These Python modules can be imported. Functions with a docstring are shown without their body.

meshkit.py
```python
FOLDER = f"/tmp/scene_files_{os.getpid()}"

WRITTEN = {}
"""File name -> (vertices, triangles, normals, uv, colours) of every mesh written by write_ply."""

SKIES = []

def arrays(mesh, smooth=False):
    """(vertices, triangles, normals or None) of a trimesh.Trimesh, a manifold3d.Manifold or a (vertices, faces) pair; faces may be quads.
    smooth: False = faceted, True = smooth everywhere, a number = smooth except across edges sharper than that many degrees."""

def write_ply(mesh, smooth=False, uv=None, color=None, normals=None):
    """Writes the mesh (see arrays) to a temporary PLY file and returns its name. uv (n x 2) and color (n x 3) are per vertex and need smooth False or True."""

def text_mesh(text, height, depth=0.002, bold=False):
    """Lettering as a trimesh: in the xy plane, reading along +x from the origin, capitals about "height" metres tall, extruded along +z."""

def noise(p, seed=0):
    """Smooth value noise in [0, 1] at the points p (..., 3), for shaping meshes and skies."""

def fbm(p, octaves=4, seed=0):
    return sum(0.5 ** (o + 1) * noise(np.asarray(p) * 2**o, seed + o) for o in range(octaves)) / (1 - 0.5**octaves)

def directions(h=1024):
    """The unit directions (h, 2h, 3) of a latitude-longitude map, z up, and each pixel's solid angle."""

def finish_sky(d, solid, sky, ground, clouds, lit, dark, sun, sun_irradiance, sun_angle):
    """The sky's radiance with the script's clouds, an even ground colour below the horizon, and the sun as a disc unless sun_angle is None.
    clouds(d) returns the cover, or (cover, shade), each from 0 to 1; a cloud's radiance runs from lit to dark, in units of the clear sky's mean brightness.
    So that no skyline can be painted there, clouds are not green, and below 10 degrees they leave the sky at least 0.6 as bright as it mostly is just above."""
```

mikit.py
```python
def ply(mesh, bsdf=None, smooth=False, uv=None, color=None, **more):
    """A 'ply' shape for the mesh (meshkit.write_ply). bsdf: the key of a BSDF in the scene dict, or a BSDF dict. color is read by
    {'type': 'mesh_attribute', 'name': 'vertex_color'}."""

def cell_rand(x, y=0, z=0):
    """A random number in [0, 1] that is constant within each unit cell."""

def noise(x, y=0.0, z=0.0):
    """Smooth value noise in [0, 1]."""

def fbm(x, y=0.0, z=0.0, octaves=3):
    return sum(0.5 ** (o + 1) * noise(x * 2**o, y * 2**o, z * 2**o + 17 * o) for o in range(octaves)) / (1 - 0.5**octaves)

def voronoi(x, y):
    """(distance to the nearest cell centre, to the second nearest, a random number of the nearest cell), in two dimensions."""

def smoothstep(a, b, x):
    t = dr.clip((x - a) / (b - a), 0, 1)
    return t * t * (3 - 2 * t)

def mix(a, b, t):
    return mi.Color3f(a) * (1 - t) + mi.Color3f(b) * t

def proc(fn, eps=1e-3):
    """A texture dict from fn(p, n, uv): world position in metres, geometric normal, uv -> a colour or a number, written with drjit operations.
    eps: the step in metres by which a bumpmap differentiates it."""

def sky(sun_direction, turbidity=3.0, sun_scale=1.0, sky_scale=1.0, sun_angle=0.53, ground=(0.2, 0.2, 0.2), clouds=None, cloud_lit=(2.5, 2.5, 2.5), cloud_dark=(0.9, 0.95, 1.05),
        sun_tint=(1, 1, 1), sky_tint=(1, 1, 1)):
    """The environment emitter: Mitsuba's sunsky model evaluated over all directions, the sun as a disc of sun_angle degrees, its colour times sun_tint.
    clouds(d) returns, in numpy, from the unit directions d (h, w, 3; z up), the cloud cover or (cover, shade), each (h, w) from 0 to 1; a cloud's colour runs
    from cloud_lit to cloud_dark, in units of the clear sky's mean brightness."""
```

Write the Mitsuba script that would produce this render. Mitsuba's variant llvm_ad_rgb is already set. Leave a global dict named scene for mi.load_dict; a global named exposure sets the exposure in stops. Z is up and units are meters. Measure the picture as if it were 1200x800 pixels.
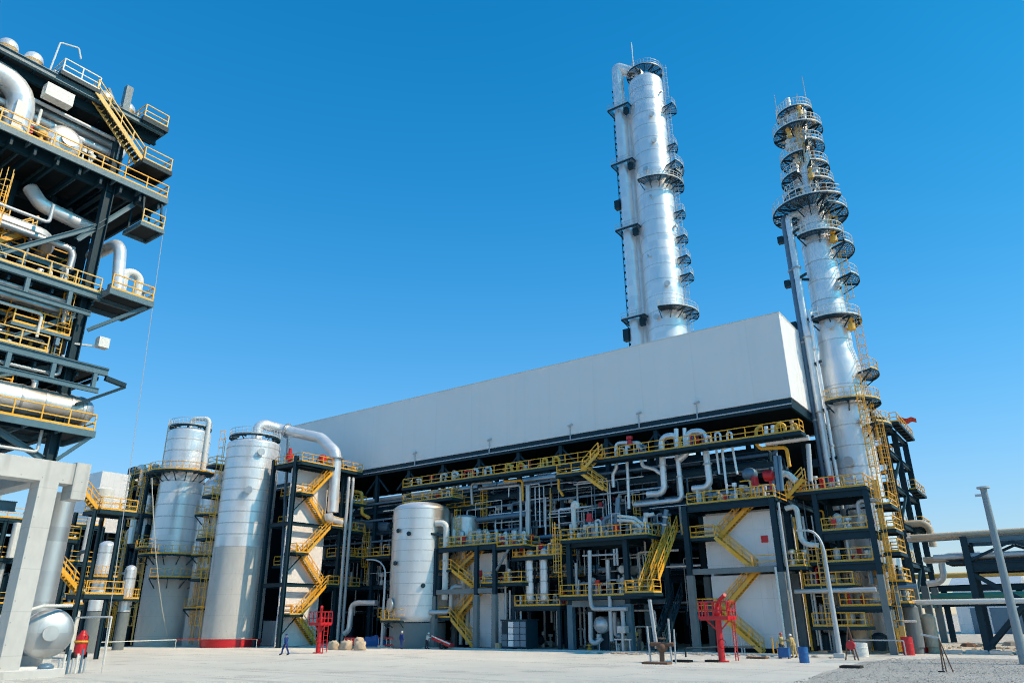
import math, random
import numpy as np, mitsuba as mi, drjit as dr, manifold3d as m3, trimesh, mikit
from mikit import noise, fbm, smoothstep, mix, cell_rand
from mitsuba import ScalarTransform4f as T

# ------------------------------------------------------------------ camera, sky, exposure
# world: X runs along the long facade (to the right), Y into the plant, Z up, metres; the camera stands at the origin, 3 m up
exposure = 1.58
scene = {'type': 'scene'}
scene['camera'] = {'type': 'perspective', 'fov': 2 * math.degrees(math.atan(600 / 850.0)), 'fov_axis': 'x', 'near_clip': 0.5, 'far_clip': 6000.0,
    'to_world': T().look_at(origin=[0, 0, 3.0], target=[-0.5466, 0.7579, 3.0 + 0.3562], up=[0.2155, -0.2843, 0.9343])}
SUN = (0.70, 0.165, 0.68)
def haze_veil(d):      # a thin even haze that thickens towards the horizon all round
    el = np.degrees(np.arcsin(np.clip(d[..., 2], 0, 1)))
    return 0.80 * np.exp(-el / 8.5)
scene['sky'] = mikit.sky(SUN, turbidity=4.0, sun_scale=0.9, sky_tint=(0.05, 1.32, 1.82), sun_tint=(1.0, 0.95, 0.88), ground=(0.33, 0.33, 0.32), clouds=haze_veil, cloud_lit=(2.45, 1.8, 1.05))

# ------------------------------------------------------------------ materials
def principled(key, color, rough=0.5, metal=0.0, spec=0.5, bump=None, scale=0.01, **kw):
    base = {'type': 'rgb', 'value': list(color)} if not callable(color) else mikit.proc(color)
    b = {'type': 'principled', 'base_color': base, 'roughness': rough if not callable(rough) else mikit.proc(rough), 'metallic': metal, 'specular': spec, **kw}
    if bump is not None:
        b = {'type': 'bumpmap', 'arbitrary': mikit.proc(bump, eps=0.01), 'scale': scale, 'nested_bsdf': b} 
        b['bump'] = b.pop('arbitrary')
    scene[key] = {'type': 'twosided', 'nested': b}

def worn(c, dirt=(0.25, 0.2, 0.15), amount=0.35, f=0.8):
    def fn(p, n, uv):
        a = fbm(p.x * f, p.y * f, p.z * f * 0.35, 4)
        b = fbm(p.x * 5 * f + 7, p.y * 5 * f, p.z * 2 * f, 3)
        return mix(c, dirt, amount * smoothstep(0.45, 0.85, 0.65 * a + 0.35 * b))
    return fn

def alu_col(lo, hi):
    def fn(p, n, uv):
        k = cell_rand(dr.floor(p.z / 0.95 + 0.5), dr.floor(p.x / 1.7), dr.floor(p.y / 1.7))
        s = fbm(p.x * 0.9, p.y * 0.9, p.z * 0.16, 4)
        st = noise(p.x * 3.1, p.y * 3.1, p.z * 0.12)
        return mix(lo, hi, dr.clip(0.50 * k + 0.20 * s + 0.38 * st, 0, 1))
    return fn
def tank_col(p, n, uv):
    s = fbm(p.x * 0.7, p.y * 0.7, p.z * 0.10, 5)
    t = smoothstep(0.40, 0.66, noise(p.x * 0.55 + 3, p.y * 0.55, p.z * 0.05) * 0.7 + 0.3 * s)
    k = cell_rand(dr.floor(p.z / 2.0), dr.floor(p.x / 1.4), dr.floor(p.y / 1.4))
    return mix(mix((0.80, 0.79, 0.77), (0.90, 0.89, 0.88), 0.5 * k + 0.5 * s), (0.40, 0.345, 0.28), 0.9 * t)  # brown patches: staining, deepened to paint in the vessel's shaded, ground-reflecting side
def alu_rough(p, n, uv):
    return 0.27 + 0.14 * cell_rand(dr.floor(p.z / 0.95 + 0.5), dr.floor(p.x / 1.7), dr.floor(p.y / 1.7)) + 0.06 * fbm(p.x * 1.3, p.y * 1.3, p.z * 0.4, 3)
def alu_bump(p, n, uv):
    return fbm(p.x * 0.9, p.y * 0.9, p.z * 0.9, 3)

def conc_col(p, n, uv):
    a = fbm(p.x * 0.5, p.y * 0.5, p.z * 0.18, 4)
    b = fbm(p.x * 4, p.y * 4, p.z * 1.5, 3)
    lift = dr.abs(p.z / 2.4 - dr.floor(p.z / 2.4) - 0.5)
    seam = 1 - 0.16 * (1 - smoothstep(0.0, 0.018, lift))
    run = smoothstep(0.62, 0.9, noise(p.x * 2.6, p.y * 2.6, p.z * 0.10)) * smoothstep(0.35, 0.75, noise(p.x * 0.4, p.y * 0.4, p.z * 0.3))
    u = p.x + p.y
    hole = dr.sqrt(dr.square(u / 1.2 - dr.floor(u / 1.2) - 0.5) * 1.44 + dr.square(p.z / 1.2 - dr.floor(p.z / 1.2) - 0.5) * 1.44)
    seam = seam * (1 - 0.22 * run) * (1 - 0.35 * (1 - smoothstep(0.03, 0.05, hole)))
    return mix((0.50, 0.49, 0.46), (0.68, 0.66, 0.62), dr.clip(0.7 * a + 0.4 * b - 0.05, 0, 1)) * seam

def road_col(p, n, uv):
    a = fbm(p.x * 0.10, p.y * 0.22, 0, 5)
    b = fbm(p.x * 1.7, p.y * 1.7, 3, 4)
    dust = smoothstep(38, 58, p.y + 8 * a)
    c = mix((0.36, 0.345, 0.31), (0.46, 0.44, 0.395), dr.clip(0.7 * a + 0.35 * b, 0, 1))
    c = mix(c, (0.56, 0.505, 0.425), 0.55 * dust)
    st = smoothstep(0.62, 0.75, fbm(p.x * 0.35 + 9, p.y * 0.35, 8, 4))
    tx = dr.abs(fbm(p.x * 0.02, p.y * 0.5, 2, 3) - 0.5)
    jx, jy = dr.abs(p.x / 6.0 - dr.floor(p.x / 6.0) - 0.5), dr.abs(p.y / 5.0 - dr.floor(p.y / 5.0) - 0.5)
    joint = dr.minimum(jx * 6.0, jy * 5.0)
    slab = cell_rand(dr.floor(p.x / 6.0 + 0.5), dr.floor(p.y / 5.0 + 0.5))
    oil = smoothstep(0.70, 0.82, fbm(p.x * 0.22 + 4, p.y * 0.4, 21, 4))
    tyre = smoothstep(0.80, 0.95, noise(p.x * 0.03, p.y * 1.1 + 0.8 * noise(p.x * 0.05, 1.0, 5.0), 9.0)) * noise(p.x * 0.4, p.y * 2, 1)
    c = c * (0.95 + 0.08 * slab) * (1 - 0.25 * oil) * (1 - 0.22 * tyre) * (1 - 0.32 * (1 - smoothstep(0.02, 0.05, joint)) * smoothstep(0.2, 0.6, noise(p.x * 0.3, p.y * 0.3, 4)))
    return c * (1 - 0.16 * st) * (1 - 0.10 * (1 - smoothstep(0.0, 0.03, tx)))
def gravel_col(p, n, uv):
    a = fbm(p.x * 0.3, p.y * 0.3, 0, 4)
    v = mikit.voronoi(p.x * 9, p.y * 9)
    return mix((0.27, 0.258, 0.235), (0.48, 0.45, 0.40), dr.clip(0.55 * v[2] + 0.5 * a, 0, 1)) * (0.75 + 0.25 * smoothstep(0.0, 0.25, v[1] - v[0]))
def gravel_bump(p, n, uv):
    v = mikit.voronoi(p.x * 9, p.y * 9)
    return 1 - v[0]
def clad_bump(p, n, uv):
    return dr.maximum(dr.abs(2 * (p.x / 0.30 - dr.floor(p.x / 0.30)) - 1), 0.0)

def yellow_col(p, n, uv):
    a = fbm(p.x * 1.1, p.y * 1.1, p.z * 1.1, 4)
    b = fbm(p.x * 6, p.y * 6, p.z * 6, 3)
    c = mix((0.88, 0.41, 0.018), (0.78, 0.46, 0.09), smoothstep(0.35, 0.7, a))
    return mix(c, (0.26, 0.13, 0.05), 0.8 * smoothstep(0.62, 0.74, 0.5 * a + 0.5 * b))
def box_col(p, n, uv):
    a = fbm(p.x * 0.15, p.y * 0.15, p.z * 0.1, 4)
    k = cell_rand(dr.floor(p.x / 1.0), dr.floor(p.z / 4.5))
    streak = smoothstep(0.6, 0.95, noise(p.x * 2.3, 4.0, p.z * 0.08)) * 0.06
    return mi.Color3f(0.86, 0.83, 0.80) * (0.97 + 0.008 * k + 0.045 * a - 0.35 * streak) * (1 - 0.03 * (1 - smoothstep(0.004, 0.02, dr.abs(p.x / 6.0 - dr.floor(p.x / 6.0) - 0.5))))
def white_col(p, n, uv):
    a = fbm(p.x * 0.6, p.y * 0.6, p.z * 0.12, 4)
    k = cell_rand(dr.floor(p.x / 0.9), dr.floor(p.y / 0.9))
    u = p.x + p.y
    jt = dr.minimum(dr.abs(u / 1.1 - dr.floor(u / 1.1) - 0.5) * 1.1, dr.abs(p.z / 3.0 - dr.floor(p.z / 3.0) - 0.5) * 3.0)
    run = smoothstep(0.60, 0.9, noise(u * 2.3, 2.0, p.z * 0.12)) * smoothstep(0.3, 0.8, noise(u * 0.5, 7.0, p.z * 0.25))
    return mi.Color3f(0.84, 0.83, 0.82) * (0.92 + 0.04 * k + 0.08 * a) * (1 - 0.10 * run) * (1 - 0.18 * (1 - smoothstep(0.008, 0.022, jt)))

principled('m_alu', alu_col((0.72, 0.72, 0.73), (0.94, 0.93, 0.92)), alu_rough, 0.48, bump=alu_bump, scale=0.03)
principled('m_alu_dull', alu_col((0.42, 0.43, 0.44), (0.70, 0.70, 0.69)), 0.45, 0.75)
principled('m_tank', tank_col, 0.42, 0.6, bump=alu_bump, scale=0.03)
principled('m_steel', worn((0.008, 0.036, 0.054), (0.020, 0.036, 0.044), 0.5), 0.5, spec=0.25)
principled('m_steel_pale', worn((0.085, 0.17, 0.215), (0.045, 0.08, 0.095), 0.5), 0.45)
principled('m_fireproof', worn((0.19, 0.22, 0.225), (0.12, 0.13, 0.13), 0.6), 0.85)
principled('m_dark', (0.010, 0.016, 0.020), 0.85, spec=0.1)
principled('m_grating', (0.030, 0.038, 0.042), 0.7, spec=0.2)
principled('m_yellow', yellow_col, 0.45)
principled('m_yellow_pale', worn((0.78, 0.49, 0.14), (0.55, 0.36, 0.12), 0.5), 0.5)
principled('m_galv', worn((0.55, 0.57, 0.58), (0.38, 0.39, 0.40), 0.5), 0.5, 0.35)
principled('m_rail_white', (0.72, 0.71, 0.66), 0.5)
principled('m_red', worn((0.62, 0.02, 0.028), (0.4, 0.03, 0.03), 0.5), 0.4)
principled('m_conc', conc_col, 0.85, bump=lambda p, n, uv: fbm(p.x * 3, p.y * 3, p.z * 3, 3), scale=0.012)
principled('m_white', white_col, 0.55)
principled('m_clad', white_col, 0.5, bump=clad_bump, scale=0.02)
principled('m_box', box_col, 0.6)
principled('m_blue', worn((0.015, 0.12, 0.34), (0.02, 0.07, 0.2), 0.5), 0.5)
principled('m_bluepipe', worn((0.13, 0.22, 0.30), (0.06, 0.10, 0.14), 0.6), 0.42, 0.2)
principled('m_green', (0.05, 0.24, 0.19), 0.5)
principled('m_cloth_blue', (0.015, 0.045, 0.20), 0.9)
principled('m_cloth_white', (0.6, 0.6, 0.58), 0.9)
principled('m_cloth_khaki', (0.55, 0.40, 0.16), 0.9)
principled('m_cloth_dark', (0.03, 0.035, 0.05), 0.9)
principled('m_skin', (0.45, 0.27, 0.18), 0.6)
principled('m_helmet', (0.82, 0.82, 0.80), 0.35)
principled('m_helmet_red', (0.6, 0.04, 0.03), 0.35)
principled('m_boot', (0.02, 0.018, 0.016), 0.7)
principled('m_sack', worn((0.58, 0.46, 0.33), (0.4, 0.3, 0.2), 0.6, 2.0), 0.9)
principled('m_card', (0.52, 0.36, 0.22), 0.9)
principled('m_rust', worn((0.20, 0.11, 0.07), (0.10, 0.06, 0.04), 0.6, 2.0), 0.85)
principled('m_flag', (0.72, 0.07, 0.03), 0.85)
principled('m_rubber', (0.02, 0.02, 0.02), 0.8)
principled('m_road', road_col, 0.9, bump=lambda p, n, uv: fbm(p.x * 6, p.y * 6, 0, 3), scale=0.01)
principled('m_soil', worn((0.42, 0.36, 0.29), (0.30, 0.25, 0.20), 0.7, 0.2), 0.95)
principled('m_gravel', gravel_col, 0.95, bump=gravel_bump, scale=0.03)
principled('m_rope', (0.70, 0.66, 0.58), 0.9)
principled('m_pole', worn((0.26, 0.31, 0.33), (0.18, 0.21, 0.22), 0.5), 0.5)
principled('m_far', (0.62, 0.64, 0.66), 0.8)

# ------------------------------------------------------------------ mesh kit
labels = {}
_count = {}
def numbered(name):
    k = _count.get(name, -1) + 1
    _count[name] = k
    return name if k == 0 else f'{name}_{k:03d}'

BOXF = np.array([[0, 2, 1], [0, 3, 2], [4, 5, 6], [4, 6, 7], [0, 1, 5], [0, 5, 4], [1, 2, 6], [1, 6, 5], [2, 3, 7], [2, 7, 6], [3, 0, 4], [3, 4, 7]])
class MB:
    def __init__(s): s.v, s.f, s.n = [], [], 0
    def add(s, v, f):
        v = np.asarray(v, float); s.v.append(v); s.f.append(np.asarray(f, int) + s.n); s.n += len(v); return s
    def box(s, x0, x1, y0, y1, z0, z1):
        x0, x1, y0, y1, z0, z1 = min(x0, x1), max(x0, x1), min(y0, y1), max(y0, y1), min(z0, z1), max(z0, z1)
        return s.add([(x0, y0, z0), (x1, y0, z0), (x1, y1, z0), (x0, y1, z0), (x0, y0, z1), (x1, y0, z1), (x1, y1, z1), (x0, y1, z1)], BOXF)
    def bar(s, p, q, w, h=None, up=None):
        h = w if h is None else h
        p, q = np.asarray(p, float), np.asarray(q, float)
        d = (q - p) / max(np.linalg.norm(q - p), 1e-9)
        if up is None: up = (0, 0, 1) if abs(d[2]) < 0.95 else (0, 1, 0)
        a = np.cross(d, up); a /= np.linalg.norm(a); b = np.cross(a, d)
        a, b = a * w / 2, b * h / 2
        return s.add([p - a - b, p + a - b, p + a + b, p - a + b, q - a - b, q + a - b, q + a + b, q - a + b], BOXF)
    def ibeam(s, p, q, w, h, t=0.03, up=None):
        p, q = np.asarray(p, float), np.asarray(q, float)
        d = (q - p) / np.linalg.norm(q - p)
        if up is None: up = (0, 0, 1) if abs(d[2]) < 0.95 else (0, 1, 0)
        a = np.cross(d, up); a /= np.linalg.norm(a); b = np.cross(a, d)
        o = b * (h / 2 - t / 2)
        s.bar(p + o, q + o, w, t, up); s.bar(p - o, q - o, w, t, up); s.bar(p, q, t, h - 2 * t, up)
        return s
    def tube(s, path, r, n=10, bend=None, cap=True):
        P = [np.asarray(x, float) for x in path]
        if len(P) > 2:
            R = bend if bend is not None else 2.2 * r
            out = [P[0]]
            for i in range(1, len(P) - 1):
                a, b, c = P[i - 1], P[i], P[i + 1]
                u, v = a - b, c - b
                lu, lv = np.linalg.norm(u), np.linalg.norm(v); u, v = u / lu, v / lv
                ang = math.acos(max(-1, min(1, float(u @ v))))
                if ang > math.pi - 0.02 or R <= 0: out.append(b); continue
                k = min(R / math.tan(ang / 2), 0.48 * lu, 0.48 * lv); rr = k * math.tan(ang / 2)
                m = (u + v) / np.linalg.norm(u + v); cen = b + m * rr / math.sin(ang / 2)
                p0, p1 = b + u * k, b + v * k
                e0, e1 = p0 - cen, p1 - cen; sw = math.pi - ang
                for j in range(6):
                    t = j / 5
                    out.append(cen + (math.sin((1 - t) * sw) * e0 + math.sin(t * sw) * e1) / math.sin(sw))
            out.append(P[-1]); P = out
        P = np.array(P); m = len(P)
        tan = np.zeros_like(P); tan[1:-1] = P[2:] - P[:-2]; tan[0] = P[1] - P[0]; tan[-1] = P[-1] - P[-2]
        tan /= np.maximum(np.linalg.norm(tan, axis=1, keepdims=True), 1e-9)
        a = np.cross(tan[0], (0.31, 0.17, 0.93) if abs(tan[0][2]) < 0.9 else (0.9, 0.3, 0.1)); a /= np.linalg.norm(a)
        th = np.arange(n) * 2 * math.pi / n
        rr = np.broadcast_to(np.asarray(r, float), (m,))
        V = []
        for i in range(m):
            a = a - tan[i] * (a @ tan[i]); a /= np.linalg.norm(a); b = np.cross(tan[i], a)
            V.append(P[i] + rr[i] * (np.cos(th)[:, None] * a + np.sin(th)[:, None] * b))
        V = np.concatenate(V); F = []
        i, j = np.meshgrid(np.arange(m - 1), np.arange(n), indexing='ij'); i, j = i.ravel(), j.ravel(); k = (j + 1) % n
        F = [np.stack([i * n + j, i * n + k, (i + 1) * n + k], 1), np.stack([i * n + j, (i + 1) * n + k, (i + 1) * n + j], 1)]
        s.add(V, np.concatenate(F))
        if cap:
            for e, flip in ((0, True), (m - 1, False)):
                ring = V[e * n:(e + 1) * n]
                f = np.array([[0, x, x + 1] for x in range(1, n - 1)])
                s.add(ring, f[:, ::-1] if flip else f)
        return s
    def lathe(s, c, prof, n=32, axis=(0, 0, 1)):
        """prof: list of (radius, distance along the axis) from c"""
        ax = np.asarray(axis, float); ax /= np.linalg.norm(ax)
        a = np.cross(ax, (0.2, 0.9, 0.1) if abs(ax[1]) < 0.8 else (0.9, 0.1, 0.2)); a /= np.linalg.norm(a); b = np.cross(ax, a)
        th = np.arange(n) * 2 * math.pi / n; dirs = np.cos(th)[:, None] * a + np.sin(th)[:, None] * b
        V = np.concatenate([np.asarray(c, float) + ax * z + dirs * max(r, 1e-4) for r, z in prof]); m = len(prof)
        i, j = np.meshgrid(np.arange(m - 1), np.arange(n), indexing='ij'); i, j = i.ravel(), j.ravel(); k = (j + 1) % n
        return s.add(V, np.concatenate([np.stack([i * n + j, i * n + k, (i + 1) * n + k], 1), np.stack([i * n + j, (i + 1) * n + k, (i + 1) * n + j], 1)]))
    def cyl(s, p, q, r, n=12):
        return s.tube([p, q], r, n)
    def sphere(s, c, r, n=12, sq=(1, 1, 1)):
        pr = [(math.sin(t), -math.cos(t)) for t in np.linspace(0, math.pi, n // 2 + 1)]
        m = MB().lathe((0, 0, 0), pr, n)
        return s.add(m.v[0] * np.asarray(sq) * r + np.asarray(c, float), m.f[0])
    def mesh(s): return np.concatenate(s.v), np.concatenate(s.f)

def thing(name, label, cat, group=None):
    key = numbered(name)
    labels[key] = {'label': label, 'category': cat}
    if group: labels[key]['group'] = group
    return key
def put(key, mb, mat, smooth=False):
    m = mb.mesh() if isinstance(mb, MB) else mb
    scene[key] = mikit.ply(m, mat, smooth=smooth)
    return key
def part(parent, name, mb, mat, smooth=False, label=None, kind=None):
    key = numbered(parent + '__' + name)
    put(key, mb, mat, smooth)
    d = {}
    if label: d['label'] = label
    if kind: d['kind'] = kind
    if d: labels[key] = d
    return key
def solo(name, label, cat, mb, mat, smooth=False, group=None):
    k = thing(name, label, cat, group); put(k, mb, mat, smooth); return k
def struct(name, mb, mat, smooth=False, kind='structure', label=None):
    key = numbered(name); put(key, mb, mat, smooth); labels[key] = {'kind': kind}
    if label: labels[key]['label'] = label
    return key

V3 = lambda *a: np.array(a, float)
ORD = ['first', 'second', 'third', 'fourth', 'fifth', 'sixth', 'seventh', 'eighth', 'ninth', 'tenth', 'eleventh', 'twelfth']

# --- builders of recurring parts
def rail_mb(path, h=1.1, w=0.075, toe=True, step=1.6, mid=2):
    mb = MB()
    for p, q in zip(path[:-1], path[1:]):
        p, q = np.asarray(p, float), np.asarray(q, float); L = np.linalg.norm(q - p); n = max(1, round(L / step))
        for k in range(1, mid + 1):
            mb.bar(p + (0, 0, h * k / mid), q + (0, 0, h * k / mid), w, w)
        if toe: mb.bar(p + (0, 0, 0.09), q + (0, 0, 0.09), 0.03, 0.18)
        for i in range(n + 1):
            a = p + (q - p) * i / n
            mb.bar(a, a + (0, 0, h), w, w)
    return mb
def platform(parent, x0, x1, y0, y1, z, rails='NSEW', mat='m_steel', rmat='m_yellow', depth=0.3, brackets=False, name='platform', h=1.1):
    """a grating deck on edge beams with guardrails along the named sides (S is the side of low y, E the side of high x)"""
    k = part(parent, name, MB().box(x0, x1, y0, y1, z - 0.05, z), 'm_grating')
    e = MB(); t = 0.12
    e.box(x0, x1, y0 - t, y0, z - depth, z + 0.02); e.box(x0, x1, y1, y1 + t, z - depth, z + 0.02)
    e.box(x0 - t, x0, y0 - t, y1 + t, z - depth, z + 0.02); e.box(x1, x1 + t, y0 - t, y1 + t, z - depth, z + 0.02)
    n = max(1, int((x1 - x0) / 1.8))
    if y1 - y0 < x1 - x0:
        for i in range(1, n): x = x0 + (x1 - x0) * i / n; e.box(x - 0.06, x + 0.06, y0, y1, z - depth * 0.9, z - 0.055)
    else:
        n = max(1, int((y1 - y0) / 1.8))
        for i in range(1, n): y = y0 + (y1 - y0) * i / n; e.box(x0, x1, y - 0.06, y + 0.06, z - depth * 0.9, z - 0.055)
    part(k, 'edge_beam', e, mat)
    c = {'S': ((x0, y0), (x1, y0)), 'N': ((x0, y1), (x1, y1)), 'W': ((x0, y0), (x0, y1)), 'E': ((x1, y0), (x1, y1))}
    for s in rails:
        (a, b), (d, f) = c[s]
        part(k, 'guardrail', rail_mb([(a, b, z + 0.02), (d, f, z + 0.02)], h), rmat)
    return k
def stair(parent, p, q, w=0.9, mat='m_yellow', side=(0, 1, 0), rails=(1, 1)):
    """one flight from p (foot, middle of the tread) to q (head); side: the horizontal direction across the flight"""
    p, q, s = V3(*p), V3(*q), V3(*side)
    mb = MB(); up = V3(0, 0, 1)
    for k in (-1, 1): mb.bar(p + s * k * w / 2, q + s * k * w / 2, 0.08, 0.34)
    key = part(parent, 'stair_flight', mb, mat)
    n = max(3, int(abs(q[2] - p[2]) / 0.22)); tr = MB(); run = (q - p) * (1, 1, 0); run /= np.linalg.norm(run)
    for i in range(1, n):
        c = p + (q - p) * i / n
        tr.bar(c - s * (w / 2 - 0.03), c + s * (w / 2 - 0.03), 0.26, 0.04, up)
    part(key, 'treads', tr, 'm_grating', kind='stuff')
    for k, on in zip((-1, 1), rails):
        if on: part(key, 'guardrail', rail_mb([p + s * k * w / 2 + (0, 0, 0.1), q + s * k * w / 2 + (0, 0, 0.1)], 1.0, toe=False, step=1.3), mat)
    return key
def ladder(parent, p, z1, out=(0, -1, 0), mat='m_yellow', cage=True, name='ladder', side=None):
    p, o = V3(*p), V3(*out); s = V3(-o[1], o[0], 0); mb = MB(); z0 = p[2]
    for k in (-1, 1): mb.bar(p + s * 0.24 * k, V3(p[0], p[1], z1) + s * 0.24 * k, 0.06, 0.06)
    z = z0 + 0.3
    while z < z1: mb.bar(V3(p[0], p[1], z) - s * 0.24, V3(p[0], p[1], z) + s * 0.24, 0.035, 0.035); z += 0.4
    k = part(parent, name, mb, mat)
    if cage and z1 - z0 > 3.2:
        c = MB(); z = z0 + 2.3; hoop = []
        while z <= z1 + 1.0:
            pts = [V3(p[0], p[1], z) + s * 0.36 * math.cos(a) + o * (0.06 + 0.72 * math.sin(a)) for a in np.linspace(0, math.pi, 7)]
            for a, b in zip(pts[:-1], pts[1:]): c.bar(a, b, 0.03, 0.06)
            z += 1.1
        for a in np.linspace(0.2, math.pi - 0.2, 4):
            d = s * 0.36 * math.cos(a) + o * (0.06 + 0.72 * math.sin(a))
            c.bar(V3(p[0], p[1], z0 + 2.3) + d, V3(p[0], p[1], z1 + 0.9) + d, 0.04, 0.04)
        part(k, 'safety_cage', c, mat)
    return k
def frame(parent, xs, ys, zs, col=0.4, beam=0.4, mat='m_steel', braces=(), skipx=(), skipy=(), foot=None, z0=0.0):
    """steel frame: columns on the grid, beams along both directions at each level; foot: (height, material) of fireproofed column feet"""
    for x in xs:
        for y in ys:
            zb = z0
            if foot:
                part(parent, 'column_foot', MB().box(x - col / 2 - 0.06, x + col / 2 + 0.06, y - col / 2 - 0.06, y + col / 2 + 0.06, z0, z0 + foot[0]), foot[1]); zb = z0 + foot[0]
            part(parent, 'column', MB().ibeam((x, y, zb), (x, y, zs[-1] + beam / 2), col, col, 0.05, (0, 1, 0)), mat)
    for z in zs:
        for y in ys:
            for x0, x1 in zip(xs[:-1], xs[1:]):
                part(parent, 'beam', MB().ibeam((x0 + col / 2, y, z), (x1 - col / 2, y, z), beam * 0.6, beam, 0.04), mat)
        for x in xs:
            for y0, y1 in zip(ys[:-1], ys[1:]):
                part(parent, 'beam', MB().ibeam((x, y0 + col / 2, z), (x, y1 - col / 2, z), beam * 0.6, beam, 0.04), mat)
    for a, b in braces:
        part(parent, 'brace', MB().bar(a, b, 0.18, 0.18), mat)
def arc(c, r, a0, a1, z, n):
    return [(c[0] + r * math.cos(t), c[1] + r * math.sin(t), z) for t in np.linspace(a0, a1, n)]
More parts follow.
